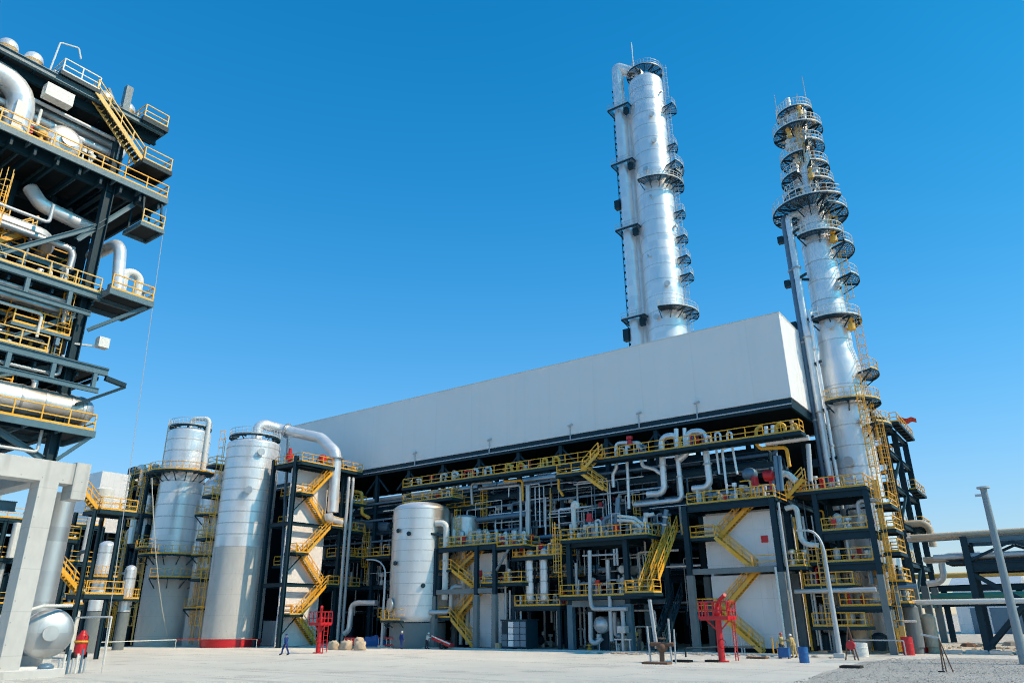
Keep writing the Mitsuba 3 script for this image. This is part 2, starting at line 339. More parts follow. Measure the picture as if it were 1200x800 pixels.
def ring_platform(parent, c, r0, r1, a0, a1, z, rmat='m_rail_white', mat='m_steel', h=1.1):
    """deck in the shape of a ring sector round a column, angles in degrees from +x"""
    a0, a1 = math.radians(a0), math.radians(a1); n = max(4, int((a1 - a0) / 0.18)); full = a1 - a0 > 6.2
    i0, o0 = arc(c, r0, a0, a1, z - 0.06, n), arc(c, r1, a0, a1, z - 0.06, n)
    V = np.array(i0 + o0 + [(x, y, z) for x, y, _ in i0] + [(x, y, z) for x, y, _ in o0]); F = []
    for i in range(n - 1):
        a, b, d, e = i, i + 1, n + i, n + i + 1
        F += [[a, b, e], [a, e, d], [2 * n + a, 2 * n + e, 2 * n + b], [2 * n + a, 2 * n + d, 2 * n + e], [d, e, 2 * n + e], [d, 2 * n + e, 2 * n + d], [a, 2 * n + b, b], [a, 2 * n + a, 2 * n + b]]
    gr = MB()      # open grating: concentric bearing bars on radial cross bars
    for r in np.arange(r0 + .04, r1 - .02, .15):
        pts = [V3(x, y, z - .03) for x, y, _ in arc(c, r, a0, a1, z, n)]
        for p, q in zip(pts[:-1], pts[1:]): gr.bar(p, q, .055, .04)
    for t in np.linspace(a0, a1, max(3, int((a1 - a0) * r1 / .5))):
        gr.bar((c[0] + r0 * math.cos(t), c[1] + r0 * math.sin(t), z - .05), (c[0] + r1 * math.cos(t), c[1] + r1 * math.sin(t), z - .05), .05, .04)
    k = part(parent, 'platform', gr, 'm_grating')
    br = MB(); oo = arc(c, r1, a0, a1, z - 0.12, n)
    for p, q in zip(oo[:-1], oo[1:]): br.bar(p, q, 0.06, 0.22)
    m = max(2, int((a1 - a0) * r1 / 1.6))
    for t in np.linspace(a0, a1, m):
        p = V3(c[0] + r0 * math.cos(t), c[1] + r0 * math.sin(t), z); q = V3(c[0] + r1 * math.cos(t), c[1] + r1 * math.sin(t), z)
        br.bar(p - (0, 0, 0.14), q - (0, 0, 0.14), 0.12, 0.2); br.bar(p - (0, 0, min(1.3, (r1 - r0) * 0.9)), q - (0, 0, 0.2), 0.10, 0.10)
    part(k, 'bracket_frame', br, mat)
    rl = MB(); rp = arc(c, r1 - 0.04, a0, a1, z, max(n, m * 2))
    for p, q in zip(rp[:-1], rp[1:]):
        p, q = V3(*p), V3(*q)
        rl.bar(p + (0, 0, h), q + (0, 0, h), 0.05, 0.05); rl.bar(p + (0, 0, h / 2), q + (0, 0, h / 2), 0.04, 0.04); rl.bar(p + (0, 0, 0.1), q + (0, 0, 0.1), 0.03, 0.18); rl.bar(p, p + (0, 0, h), 0.05, 0.05)
    if not full:
        for t in (a0, a1):
            p = V3(c[0] + r0 * math.cos(t), c[1] + r0 * math.sin(t), z); q = V3(c[0] + r1 * math.cos(t), c[1] + r1 * math.sin(t), z)
            rl.bar(p + (0, 0, h), q + (0, 0, h), 0.06, 0.06); rl.bar(p + (0, 0, h / 2), q + (0, 0, h / 2), 0.05, 0.05)
    part(k, 'guardrail', rl, rmat)
    return k
def dome(r, z, rise, steps=7, sign=1):
    return [(r * math.cos(t), z + sign * rise * math.sin(t)) for t in np.linspace(0, math.pi / 2, steps)]
def vessel_prof(r, z0, z1, rise):
    return [(r, z0), (r, z1)] + dome(r, z1, rise)[1:]
def bands(parent, c, r, zs, mat='m_galv', n=32, h=0.12, axis=(0, 0, 1), name='cladding_band'):
    for z in zs: part(parent, name, MB().lathe(c, [(r, z - h / 2), (r + 0.035, z - h / 2), (r + 0.035, z + h / 2), (r, z + h / 2)], n, axis), mat, 40)
def nozzle(parent, p, d, r=0.25, l=0.6, mat='m_alu_dull', name='nozzle'):
    p, d = V3(*p), V3(*d); d /= np.linalg.norm(d)
    mb = MB().tube([p, p + d * l], r, 12); mb.tube([p + d * (l - 0.14), p + d * l * 1.02], r * 1.6, 12)
    return part(parent, name, mb, mat, 40)
def flange(parent, p, d, r, mat='m_alu_dull'):
    p, d = V3(*p), V3(*d); d /= np.linalg.norm(d)
    return part(parent, 'flange', MB().tube([p - d * 0.09, p + d * 0.09], r, 14), mat, 40)
def pipe(name, label, pts, r, mat='m_alu', bend=None, group=None, flanges=(), n=12, cat='pipe'):
    k = solo(name, label, cat, MB().tube(pts, r, n, bend), mat, 45, group)
    for i, t in flanges:
        a, b = V3(*pts[i]), V3(*pts[i + 1]); part(k, 'flange', MB().tube([a + (b - a) * t - (b - a) / np.linalg.norm(b - a) * 0.08, a + (b - a) * t + (b - a) / np.linalg.norm(b - a) * 0.08], r * 1.45, 14), 'm_alu_dull', 40)
    return k
def lattice(parent, a, b, mat='m_steel', w=0.14): part(parent, 'brace', MB().bar(a, b, w, w), mat)

cr = random.Random(77)
def clutter(parent, x0, x1, y0, y1, z, n, hot=.25, hmax=1.7):
    """valves, small pipes and instrument stands bolted to a deck, each a part of its own"""
    for i in range(n):
        x, y = cr.uniform(x0, x1), cr.uniform(y0, y1); r = cr.uniform(.1, .26); h = cr.uniform(.5, hmax); k = cr.random()
        m = cr.choice(['m_red', 'm_yellow', 'm_yellow_pale']) if cr.random() < hot else cr.choice(['m_rail_white', 'm_galv', 'm_alu', 'm_alu_dull', 'm_bluepipe', 'm_sack'])
        if k < .45: part(parent, 'valve_set', MB().lathe((x, y, z), [(0, 0), (r, 0), (r, h * .45), (r * .4, h * .5), (r * .4, h * .78), (r * 1.25, h * .8), (r * 1.25, h), (0, h + .03)], 10), m, 40)
        elif k < .85:
            d = cr.uniform(-1.6, 1.6); part(parent, 'pipe', MB().tube([(x, y, z), (x, y, z + h), (min(max(x + d, x0), x1), y, z + h)] + ([(min(max(x + d, x0), x1), y, z + .2)] if cr.random() < .5 else []), r * .5, 8), m, 45)
        else: part(parent, 'instrument_box', MB().box(x - .2, x + .2, y - .12, y + .12, z + h * .6, z + h * .6 + .5).bar((x, y, z), (x, y, z + h * .6), .07, .07), cr.choice(['m_rail_white', 'm_galv', 'm_red', 'm_bluepipe']))

# ================================================================== ground
def sheet(x0, x1, y0, y1, z, nx=1, ny=1):
    V = [(x, y, z) for y in np.linspace(y0, y1, ny + 1) for x in np.linspace(x0, x1, nx + 1)]; F = []
    for j in range(ny):
        for i in range(nx):
            a = j * (nx + 1) + i; F += [[a, a + 1, a + nx + 2], [a, a + nx + 2, a + nx + 1]]
    return MB().add(V, F)
struct('ground', sheet(-1500, 1500, -300, 3000, -0.012), 'm_soil')
struct('concrete_apron', sheet(-140, 60, -20, 73, -0.004), 'm_road')
gv = [(-9.0, 24, 0.004), (60, 24, 0.004), (60, 66.5, 0.004), (-8.0, 66.5, 0.004), (-12.6, 60.0, 0.004), (-12.2, 46, 0.004)]
struct('gravel_yard', MB().add(gv, [[0, 1, 2], [0, 2, 3], [0, 3, 4], [0, 4, 5]]), 'm_gravel')
rg = random.Random(5); st = MB()
ico = trimesh.creation.icosphere(subdivisions=0)
for i in range(5000):
    y = rg.uniform(30, 64); x = -11.8 + (rg.random() ** 1.4) * 30; r = rg.uniform(0.015, 0.05)
    st.add(ico.vertices * np.array([r * rg.uniform(.8, 1.5), r * rg.uniform(.8, 1.5), r * 0.7]) + (x, y, r * 0.3), ico.faces)
struct('loose_gravel', st, 'm_gravel', kind='stuff')
ru = MB()
for i in range(260):
    c = rg.choice([(-24, 63, 5, 1.4), (-33, 62, 3.5, 1.0), (-52.5, 21.8, 2.2, 1.1), (-4, 74, 6, 2.0), (-8, 86, 7, 5)])
    x, y, r = c[0] + rg.gauss(0, c[2] / 2), c[1] + rg.gauss(0, c[3] / 2), rg.uniform(0.05, 0.2)
    ru.add(ico.vertices * np.array([r * rg.uniform(.8, 1.6), r * rg.uniform(.8, 1.6), r * 0.6]) + (x, y, r * 0.25), ico.faces)
struct('rubble', ru, 'm_soil', kind='stuff')
# low kerbs that edge the plant's paving
kb = MB().box(-128, -62, 62.58, 62.92, -.01, 0.02).box(-62, -20, 63.98, 64.32, -.01, 0.02)
kerb = struct('plant_kerb', kb, 'm_conc', label='low concrete kerb at the foot of the plant')
for x in np.arange(-128, -21, 2.0):
    y = 62.6 if x < -62 else 64.0; part(kerb, 'kerb_stone', MB().box(x + 0.012, x + 1.988, y, y + .3, 0.021, 0.13 + rg.uniform(-.012, .012)), 'm_conc')

# ================================================================== long white enclosure carried on the pipe rack
h = thing('cooler_enclosure', 'very long plain pale grey windowless enclosure raised high on the steel pipe rack', 'industrial building')
HX0, HX1, HY0, HY1, HZ0, HZ1 = -98.0, -17.5, 70.0, 88.0, 22.6, 31.4
part(h, 'front_wall', MB().box(HX0, HX1, HY0, HY0 + 0.25, HZ0, HZ1), 'm_box')
part(h, 'side_wall', MB().box(HX1 - 0.25, HX1 + 0.003, HY0 + 0.25, HY1, HZ0, HZ1), 'm_white')
part(h, 'side_wall', MB().box(HX0 - 0.003, HX0 + 0.25, HY0 + 0.25, HY1, HZ0, HZ1), 'm_white')
part(h, 'rear_wall', MB().box(HX0, HX1, HY1, HY1 + 0.25, HZ0, HZ1), 'm_box')
part(h, 'roof_deck', MB().box(HX0 + 0.26, HX1 - 0.26, HY0 + 0.26, HY1 - 0.01, HZ1 - 0.5, HZ1 - 0.35), 'm_galv')
part(h, 'soffit', MB().box(HX0 + 0.26, HX1 - 0.26, HY0 + 0.26, HY1 - 0.01, HZ0 + 0.1, HZ0 + 0.3), 'm_dark')
part(h, 'coping', MB().box(HX0 - 0.05, HX1 + 0.06, HY0 - 0.06, HY0 + 0.31, HZ1, HZ1 + 0.10).box(HX1 - 0.31, HX1 + 0.06, HY0 + 0.31, HY1 + 0.3, HZ1, HZ1 + 0.10), 'm_rail_white')
part(h, 'fascia_beam', MB().box(HX0 + 0.2, HX1 - 0.1, HY0 + 0.12, HY0 + 0.30, HZ0 - 0.95, HZ0 - 0.01), 'm_steel')
part(h, 'fascia_beam', MB().box(HX1 - 0.35, HX1 - 0.1, HY0 + 0.31, HY1, HZ0 - 0.95, HZ0 - 0.01), 'm_steel')
part(h, 'drip_rail', MB().bar((HX0 + 0.2, HY0 - 0.02, HZ0 - 0.62), (HX1 - 0.1, HY0 - 0.02, HZ0 - 0.62), 0.09, 0.12), 'm_galv')
for x in (-66.5, -54.0, -42.3, -33.6, -27.0):
    m = MB().bar((x, HY0 - 0.1, HZ0 - 0.6), (x, HY0 - 0.1, HZ0 + 0.9), 0.10, 0.10).bar((x - 0.15, HY0 - 0.3, HZ0 + 0.95), (x + 0.45, HY0 - 0.3, HZ0 + 1.1), 0.25, 0.16)
    part(h, 'lamp_bracket', m, 'm_galv')

# ================================================================== pipe rack under the enclosure
rk = thing('pipe_rack', 'dark multi level steel pipe rack full of pipes under the long pale enclosure', 'pipe rack')
RX = [-92 + 6.0 * i for i in range(13)]
RY = [70.6, 76.0, 82.0, 88.0]; RZ = [6.9, 10.4, 13.8, 16.6]
for x in RX:
    for y in RY:
        if x > -29 and y < 77: continue
        part(rk, 'column', MB().ibeam((x, y, 0), (x, y, HZ0 - 0.97), 0.45, 0.45, 0.05, (0, 1, 0)), 'm_steel')
for z in RZ:
    for y in RY[:3]:
        for x0, x1 in zip(RX[:-1], RX[1:]):
            if x0 > -33 and y < 77 and z < 13: continue
            part(rk, 'beam', MB().ibeam((x0 + 0.23, y, z), (x1 - 0.23, y, z), 0.25, 0.45, 0.04), 'm_steel')
    for x in RX:
        if x > -29 and z < 13: continue
        part(rk, 'beam', MB().ibeam((x, RY[0] + 0.23, z - 0.46), (x, RY[1] - 0.23, z - 0.46), 0.25, 0.45, 0.04), 'm_steel')
        part(rk, 'beam', MB().ibeam((x, RY[1] + 0.23, z - 0.46), (x, RY[2] - 0.23, z - 0.46), 0.25, 0.45, 0.04), 'm_steel')
for x in RX[1:-2]:
    part(rk, 'brace', MB().bar((x, 70.6, 21.4), (x - 2.2, 70.6, 19.2), 0.2, 0.2), 'm_steel')
    part(rk, 'brace', MB().bar((x, 70.6, 21.4), (x + 2.2, 70.6, 19.2), 0.2, 0.2), 'm_steel')
part(rk, 'floor_deck', MB().box(-94, -22, 77.5, 88, 6.6, 6.66), 'm_grating'); part(rk, 'floor_deck', MB().box(-94, -22, 78.5, 88, 13.5, 13.56), 'm_grating')  # added decks inside the rack, put in to keep light out
part(rk, 'rear_screen', MB().box(-97.5, -17.8, 89.2, 89.5, 0, 22.4), 'm_dark'); part(rk, 'rear_screen', MB().box(-97.5, -97.2, 71, 89, 0, 22.4), 'm_dark')  # added dark sheets that stop daylight entering from behind and from the left
rp = random.Random(11)
def rmat(): return rp.choice(['m_alu_dull', 'm_alu_dull', 'm_alu', 'm_bluepipe', 'm_bluepipe', 'm_steel', 'm_steel', 'm_steel'])
for i in range(120):
    z = rp.choice(RZ + [18.0, 3.6]); r = rp.choice([0.07, 0.09, 0.12, 0.16, 0.2, 0.3]); y = rp.uniform(71.4, 79.5)
    a = rp.uniform(-92, -40); b = min(-21 if z > 13 else -31, a + rp.uniform(12, 55)); z0 = z + 0.25 + r + rp.choice([0, 0, 0.4])
    pts = [(a, y, z0), (b, y, z0)]
    if rp.random() < 0.45: pts = [(a, y, z0 - rp.uniform(1.5, 4))] + pts
    if rp.random() < 0.45: pts = pts + [(b, y, z0 + rp.choice([-1, 1]) * rp.uniform(1.2, 2.6))]
    part(rk, 'pipe', MB().tube(pts, r, 8), rmat(), 45)
for i in range(150):
    x = rp.uniform(-90, -31); y = rp.uniform(71.0, 74.5); z0 = rp.choice([0.3, 3.5, 7.2, 10.6]); z1 = z0 + rp.uniform(3, 9); r = rp.choice([0.05, 0.06, 0.08, 0.11, 0.15])
    if z1 > 19: z1 = 19
    pts = [(x, y, z0), (x, y, z1)]
    if rp.random() < 0.5: pts.append((x + rp.choice([-1, 1]) * rp.uniform(.6, 2.5), y, z1))
    if rp.random() < 0.4: pts = [(x + rp.choice([-1, 1]) * rp.uniform(.6, 2), y, z0)] + pts
    part(rk, 'pipe', MB().tube(pts, r, 8), rmat(), 45)
for i in range(44):       # valves and small exchangers standing on the rack floors
    x = rp.uniform(-88, -32); y = rp.uniform(71.2, 74); z = rp.choice([0.0, 7.1, 10.6, 14.0]); r = rp.uniform(0.25, 0.6)
    if rp.random() < 0.5:
        part(rk, 'drum', MB().lathe((x, y, z + 0.4), dome(r, 0, r * .4)[::-1] and [(0, -r * .4), (r * .7, -r * .25), (r, 0), (r, 1.6), (r * .7, 1.6 + r * .25), (0, 1.6 + r * .4)], 14), rmat(), 45)
    else:
        part(rk, 'drum', MB().lathe((x, y, z + 0.3 + r), [(0, -.3), (r, 0), (r, 2.4), (0, 2.7)], 14, (1, 0, 0)), rmat(), 45)
for x0, x1, y, z in ((-64, -58, 69.6, 10.7), (-90, -84, 69.6, 7.2), (-76, -70, 69.6, 10.7), (-47.5, -42, 69.6, 7.1), (-70.5, -66, 68.6, 3.2)):
    platform(rk, x0, x1, y, y + 1.6, z, 'SEW')
for i in range(7):
    x = rp.uniform(-86, -34); z = rp.choice([.2, 7.2, 10.7]); ladder(rk, (x, 70.1, z), z + rp.choice([3.4, 6.6]), (0, -1, 0))
for i in range(16):
    x = rp.uniform(-86, -33); z = rp.choice([7.2, 10.7, 14.1]); y = rp.uniform(70.9, 73)
    part(rk, 'valve_set', MB().lathe((x, y, z), [(0, 0), (.25, 0), (.25, .5), (.1, .6), (.1, 1.0), (.36, 1.05), (.36, 1.4), (0, 1.5)], 10), rp.choice(['m_rail_white', 'm_galv', 'm_red', 'm_yellow', 'm_rail_white']), 40)
for z in (12.6, 15.4, 17.6):
    part(rk, 'cable_tray', MB().box(-90, -31, 70.2, 70.45, z, z + .22), 'm_bluepipe')
fp = random.Random(57)
for i in range(110):      # slim pipework on the front face of the rack
    x = fp.uniform(-70, -31); y = fp.uniform(69.3, 70.2); z = fp.choice([.3, 4.6, 7.2, 8.5, 10.8, 12.5]); r = fp.choice([.04, .05, .06, .08, .11]); hh = fp.uniform(1.5, 6)
    k = fp.random(); z1 = min(z + hh, 17.6); d = fp.choice([-1, 1]) * fp.uniform(.5, 4.5)
    if k < .4: pts = [(x, y, z), (x, y, z1), (x + d, y, z1)]
    elif k < .7: pts = [(x, y, z), (x, y, z1), (x + d, y, z1), (x + d, y, max(z1 - fp.uniform(.8, 4), .3))]
    else: pts = [(x, y, z1), (x + d * 1.6, y, z1)]
    part(rk, 'pipe', MB().tube(pts, r, 8), fp.choice(['m_alu', 'm_alu', 'm_galv', 'm_alu_dull', 'm_rail_white', 'm_bluepipe']), 45)
clutter(rk, -66, -58, 69.7, 71.0, 10.72, 12, .4); clutter(rk, -75, -70, 69.7, 71.0, 10.72, 8, .4); clutter(rk, -47, -42, 69.7, 71.0, 7.12, 10, .4); clutter(rk, -60, -32, 71.0, 73.5, 10.7, 40, .15, 2.4); clutter(rk, -60, -32, 71.0, 73.5, 14.0, 30, .15, 1.8); clutter(rk, -70, -32, 70.2, 73.5, .02, 40, .15, 2.4)
clutter(rk, -66, -17, 67.9, 68.9, 18.72, 34, .4, 1.3)
# the gallery along the top of the rack and its stairs
platform(rk, -66.3, -35.2, 67.7, 69.0, 18.7, 'SW', name='walkway', depth=0.3)
platform(rk, -35.0, -16.6, 67.7, 69.0, 18.7, 'SE', name='walkway', depth=0.3)
stair(rk, (-39.02, 67.20, 17.65), (-37.04, 67.20, 19.23), 0.9)
platform(rk, -42.3, -38.6, 66.8, 68.6, (-40.44, 67.20, 17.48)[2], 'SW', name='walkway')
stair(rk, (-36.66, 67.20, 15.37), (-39.17, 67.20, 17.29), 0.9)

P1, P2 = 69.4, 69.55
GA = 'silver pipes that loop over the upper gallery'
pipe('loop_pipe', 'slim silver pipe arching over the gallery, leftmost loop of the right half', [(-36.85, 69.40, 15.95), (-36.89, 69.40, 17.17), (-36.39, 69.40, 18.00), (-36.26, 69.40, 20.61), (-34.72, 69.40, 20.50), (-34.77, 69.40, 19.90)], 0.2)
pipe('loop_pipe', 'slim silver pipe that drops from the gallery and kinks right towards the big riser', [(-34.81, 69.55, 20.45), (-33.42, 69.55, 20.35), (-33.41, 69.55, 17.79), (-32.12, 69.55, 17.37), (-31.36, 69.55, 16.77)], 0.2)
pipe('riser_pipe', 'thin silver vertical pipe under the red valve on the gallery', [(-35.18, 69.40, 13.54), (-35.04, 69.40, 20.23)], 0.17, flanges=((0, .45), (0, .8)))
pipe('riser_pipe', 'thick silver riser arching at the gallery top and ending in a left bend below', [(-33.01, 69.40, 14.81), (-31.07, 69.40, 14.78), (-31.00, 69.40, 18.74), (-30.94, 69.40, 20.47), (-29.26, 69.40, 20.59), (-29.70, 70.40, 19.71)], 0.33, flanges=((1, .7),))
pipe('riser_pipe', 'long silver pipe dropping from the gallery and running left at the bottom', [(-34.56, 69.40, 13.86), (-29.23, 69.40, 13.93), (-29.35, 69.40, 18.52), (-29.21, 69.40, 21.15)], 0.24, flanges=((1, .5), (1, .9)))
pipe('riser_pipe', 'thick silver pipe arch over the gallery, to the right of centre', [(-28.05, 69.40, 14.87), (-26.21, 69.40, 14.86), (-26.31, 69.40, 18.64), (-26.20, 69.40, 20.46), (-27.99, 69.40, 20.62), (-28.34, 69.40, 18.45), (-29.25, 69.40, 17.89)], 0.33, flanges=((1, .6),))
pipe('riser_pipe', 'short capped silver standpipe poking above the gallery rail', [(-28.54, 69.55, 18.44), (-28.37, 69.55, 21.14)], 0.2)
pipe('hairpin_pipe', 'thin silver hairpin pipe over the gallery, left one of three', [(-25.16, 69.40, 15.99), (-25.21, 69.40, 18.49), (-25.16, 69.40, 20.11), (-24.65, 69.40, 20.08), (-24.66, 69.40, 19.24)], 0.12)
pipe('hairpin_pipe', 'thin silver pipe with a short jog below the gallery, middle one of three', [(-24.58, 69.40, 14.01), (-24.62, 69.40, 18.45), (-23.99, 69.40, 18.49), (-23.85, 69.40, 19.13)], 0.13)
pipe('hairpin_pipe', 'thin silver hairpin pipe over the gallery, right one of three', [(-23.39, 69.40, 15.79), (-23.56, 69.40, 18.27), (-23.49, 69.40, 19.94), (-23.94, 69.40, 19.97), (-24.00, 69.40, 18.94)], 0.12)
pipe('gas_pipe', 'yellow pipe bending down below the right end of the gallery', [(-20.49, 69.40, 20.10), (-21.04, 69.40, 19.90), (-21.22, 69.40, 18.45), (-20.85, 69.40, 17.94), (-18.48, 69.40, 17.73), (-18.43, 69.40, 15.92)], 0.17, 'm_yellow')
pipe('gas_pipe', 'yellow hoop pipe over the gallery beside the grey cross pipe', [(-19.21, 69.40, 18.96), (-19.12, 69.40, 20.05), (-18.35, 69.40, 20.01), (-18.36, 69.40, 19.13)], 0.17, 'm_yellow')
pipe('gas_pipe', 'yellow hoop pipe at the far right end of the gallery', [(-17.80, 69.40, 19.05), (-17.69, 69.40, 19.82), (-17.27, 69.40, 19.80), (-17.28, 69.40, 19.07)], 0.15, 'm_yellow')
pipe('cross_pipe', 'silver pipe running nearly level below the right end of the gallery', [(-20.32, 69.40, 18.36), (-16.33, 69.40, 18.36)], 0.27)
pipe('stub_pipe', 'short silver pipe end above the gallery between the yellow hoops, left of two', [(-20.15, 69.40, 19.24), (-20.09, 69.40, 20.00)], 0.2)
pipe('stub_pipe', 'short silver pipe end above the gallery between the yellow hoops, right of two', [(-19.50, 69.40, 19.26), (-19.44, 69.40, 20.00)], 0.2)
pipe('blue_riser', 'blue grey vertical pipe above the white block, left of a pair', [(-19.09, 67.60, 16.73), (-19.19, 67.60, 13.55)], 0.2, 'm_bluepipe')
pipe('blue_riser', 'blue grey vertical pipe above the white block, right of a pair', [(-18.72, 67.60, 16.68), (-18.87, 67.60, 13.52)], 0.16, 'm_bluepipe')
pipe('corner_riser', 'pale vertical pipe beside the pair of column pipes at the rack end', [(-16.44, 69.20, 17.74), (-16.72, 69.20, 14.37)], 0.22, 'm_galv')
pipe('small_loop', 'small pale loop pipe on the gallery, first from the left', [(-61.30, 69.40, 19.13), (-61.34, 69.40, 20.11), (-60.53, 69.40, 20.16), (-60.40, 69.40, 19.73)], 0.17)
pipe('small_loop', 'small pale loop pipe on the gallery, second from the left', [(-59.37, 69.40, 19.15), (-59.40, 69.40, 20.12), (-58.58, 69.40, 20.08), (-58.44, 69.40, 19.23)], 0.17)
pipe('small_loop', 'small pale loop pipe on the gallery, third from the left', [(-56.11, 69.40, 19.13), (-56.12, 69.40, 20.15), (-55.45, 69.40, 20.14), (-55.39, 69.40, 19.50)], 0.17)
pipe('small_loop', 'small pale loop pipe on the gallery, fourth from the left', [(-54.18, 69.40, 19.07), (-54.19, 69.40, 20.10), (-53.39, 69.40, 20.10), (-53.31, 69.40, 19.19)], 0.17)
pipe('gas_loop', 'small yellow hoop pipe on the gallery, first from the left', [(-50.98, 69.40, 19.10), (-51.06, 69.40, 20.06), (-50.35, 69.40, 20.06), (-50.30, 69.40, 19.24)], 0.16, 'm_yellow')
pipe('gas_loop', 'small yellow hoop pipe on the gallery, second from the left', [(-49.28, 69.40, 19.12), (-49.32, 69.40, 20.00), (-48.57, 69.40, 19.99), (-48.48, 69.40, 19.20)], 0.16, 'm_yellow')
pipe('gas_loop', 'small yellow hoop pipe on the gallery, third from the left', [(-45.78, 69.40, 19.13), (-45.81, 69.40, 20.08), (-45.24, 69.40, 20.09), (-45.22, 69.40, 19.28)], 0.16, 'm_yellow')
pipe('gas_loop', 'small yellow hoop pipe on the gallery, fourth from the left', [(-44.31, 69.40, 19.16), (-44.33, 69.40, 20.06), (-43.63, 69.40, 20.05), (-43.56, 69.40, 19.20)], 0.16, 'm_yellow')
pipe('header_pipe', 'grey pipe running level then rising at its right end under the left gallery', [(-61.55, 69.20, 18.01), (-58.25, 69.20, 18.04), (-58.38, 69.20, 18.60)], 0.17, 'm_alu_dull')
pipe('header_pipe', 'grey and level pipe that drops straight down under the gallery', [(-55.01, 69.20, 17.57), (-48.84, 69.20, 17.44), (-48.89, 69.20, 11.28)], 0.17, 'm_alu_dull', flanges=((0, .05), (1, .3)))
pipe('header_pipe', 'grey pipe stub with a bend above the small white vessel', [(-56.04, 69.20, 15.86), (-56.25, 69.20, 18.37), (-52.95, 69.20, 18.24)], 0.18, 'm_alu_dull')
pipe('thick_riser', 'thick dull silver vertical pipe in the middle of the rack', [(-47.94, 69.40, 17.29), (-48.00, 69.40, 11.60)], 0.33, 'm_alu_dull', flanges=((0, .5),))
pipe('thin_riser', 'thin silver vertical pipe right of the thick riser', [(-45.57, 69.40, 15.75), (-45.65, 69.40, 11.45)], 0.12, 'm_alu_dull')
pipe('thin_riser', 'thin yellow vertical pipe right of the thick riser', [(-44.89, 69.40, 16.72), (-45.05, 69.40, 11.25)], 0.06, 'm_yellow')
pipe('gas_drop', 'yellow pipe hanging below the gallery over the thick riser', [(-51.10, 69.00, 18.07), (-48.48, 69.00, 17.93), (-48.42, 69.00, 15.56)], 0.14, 'm_yellow')
pipe('gas_drop', 'yellow pipe dropping and jogging right near the gallery stairs', [(-43.44, 69.00, 18.37), (-43.51, 69.00, 16.42), (-42.96, 69.00, 15.61)], 0.15, 'm_yellow')
pipe('level_pipe', 'pale blue level pipe crossing the rack beside the thick riser foot', [(-48.60, 68.90, 11.30), (-42.94, 68.90, 11.42)], 0.2, 'm_bluepipe')
pipe('level_pipe', 'bright blue grey level pipe behind the small white vessel', [(-55.41, 69.40, 14.01), (-48.26, 69.40, 14.12)], 0.3, 'm_bluepipe')
pipe('gas_bend', 'yellow cranked pipe in the dark left end of the rack', [(-78.22, 69.20, 19.86), (-75.49, 69.20, 19.23), (-75.22, 69.20, 16.37), (-73.81, 69.20, 15.76)], 0.22, 'm_yellow')
pipe('dark_main', 'fat dark blue pipe lying level in the left end of the rack', [(-83.03, 71.80, 16.11), (-72.16, 71.80, 14.52)], 0.75, 'm_bluepipe')
pipe('ground_bend_pipe', 'silver pipe with a swan neck near the left lamp post', [(-73.46, 66.00, 1.36), (-72.71, 66.00, 1.84), (-72.56, 66.00, 4.73), (-71.34, 66.00, 4.95), (-68.18, 66.00, 4.89)], 0.33, bend=1.1)
pipe('ground_stub', 'pale vertical pipe stub under the swan neck pipe', [(-67.6, 67.0, 0), (-67.6, 67.0, 3.6)], 0.28, 'm_galv')
vb = thing('red_valve', 'red valve actuator on the gallery between the silver loops', 'valve')
c = (-34.51, 69.20, 20.62); c = V3(*c); part(vb, 'body', MB().lathe(c - (0, 0, .5), [(0, 0), (.3, 0), (.3, .35), (.18, .4), (.18, .6), (.36, .65), (.36, .95), (0, 1.05)], 12), 'm_red', 40)

# ================================================================== tall column behind the enclosure
def column_ladder(t, c, r, a, z0, z1, mat='m_galv'):
    a = math.radians(a); o = V3(math.cos(a), math.sin(a), 0)
    ladder(t, V3(c[0], c[1], z0) + o * (r + 0.25), z1, o, mat)
t1 = thing('distillation_column', 'tallest shining silver column rising behind the pale enclosure', 'column')
C1 = (-43.4, 103.25); R1_ = 3.1
part(t1, 'shell', MB().lathe((C1[0], C1[1], 0), [(R1_, 18), (R1_, 95.0)] + dome(R1_, 95.0, 1.7)[1:], 48), 'm_alu', 40)
bands(t1, (C1[0], C1[1], 0), R1_, np.arange(40.5, 95.5, 2.75), 'm_alu_dull', 40, 0.10)
va = -67  # towards the camera, degrees
ring_platform(t1, C1, 1.2, 3.3, 0, 360, 97.6, 'm_galv')
part(t1, 'platform_post', MB().bar((C1[0] + 2, C1[1], 95.8), (C1[0] + 2, C1[1], 97.5), .15, .15).bar((C1[0] - 2, C1[1], 95.8), (C1[0] - 2, C1[1], 97.5), .15, .15).bar((C1[0], C1[1] - 2, 95.8), (C1[0], C1[1] - 2, 97.5), .15, .15), 'm_steel')
for z, a0, a1, r1 in ((48.6, -80, 40, 5.2), (72.6, -100, 40, 5.0), (76.0, -20, 40, 5.3), (74.4, -15, 40, 4.9), (55.1, -5, 30, 5.0), (58.3, -8, 30, 4.8), (62.2, -5, 30, 4.7), (88.6, -8, 30, 5.1), (67.1, 0, 35, 4.7), (80.6, 0, 35, 4.6)):
    ring_platform(t1, C1, R1_ + 0.05, r1, a0, a1, z, 'm_rail_white')
for z0, z1 in ((39, 48.6), (48.8, 72.6), (72.8, 88.6), (88.8, 97.6)): column_ladder(t1, C1, R1_, 12, z0, z1)
rn = random.Random(3)
for z in np.arange(42, 93, 5.5):
    a = math.radians(va + rn.uniform(-40, 65)); o = V3(math.cos(a), math.sin(a), 0)
    nozzle(t1, V3(C1[0], C1[1], z) + o * R1_ * 0.97, o, rn.choice([0.14, 0.2, 0.3]), 0.7)
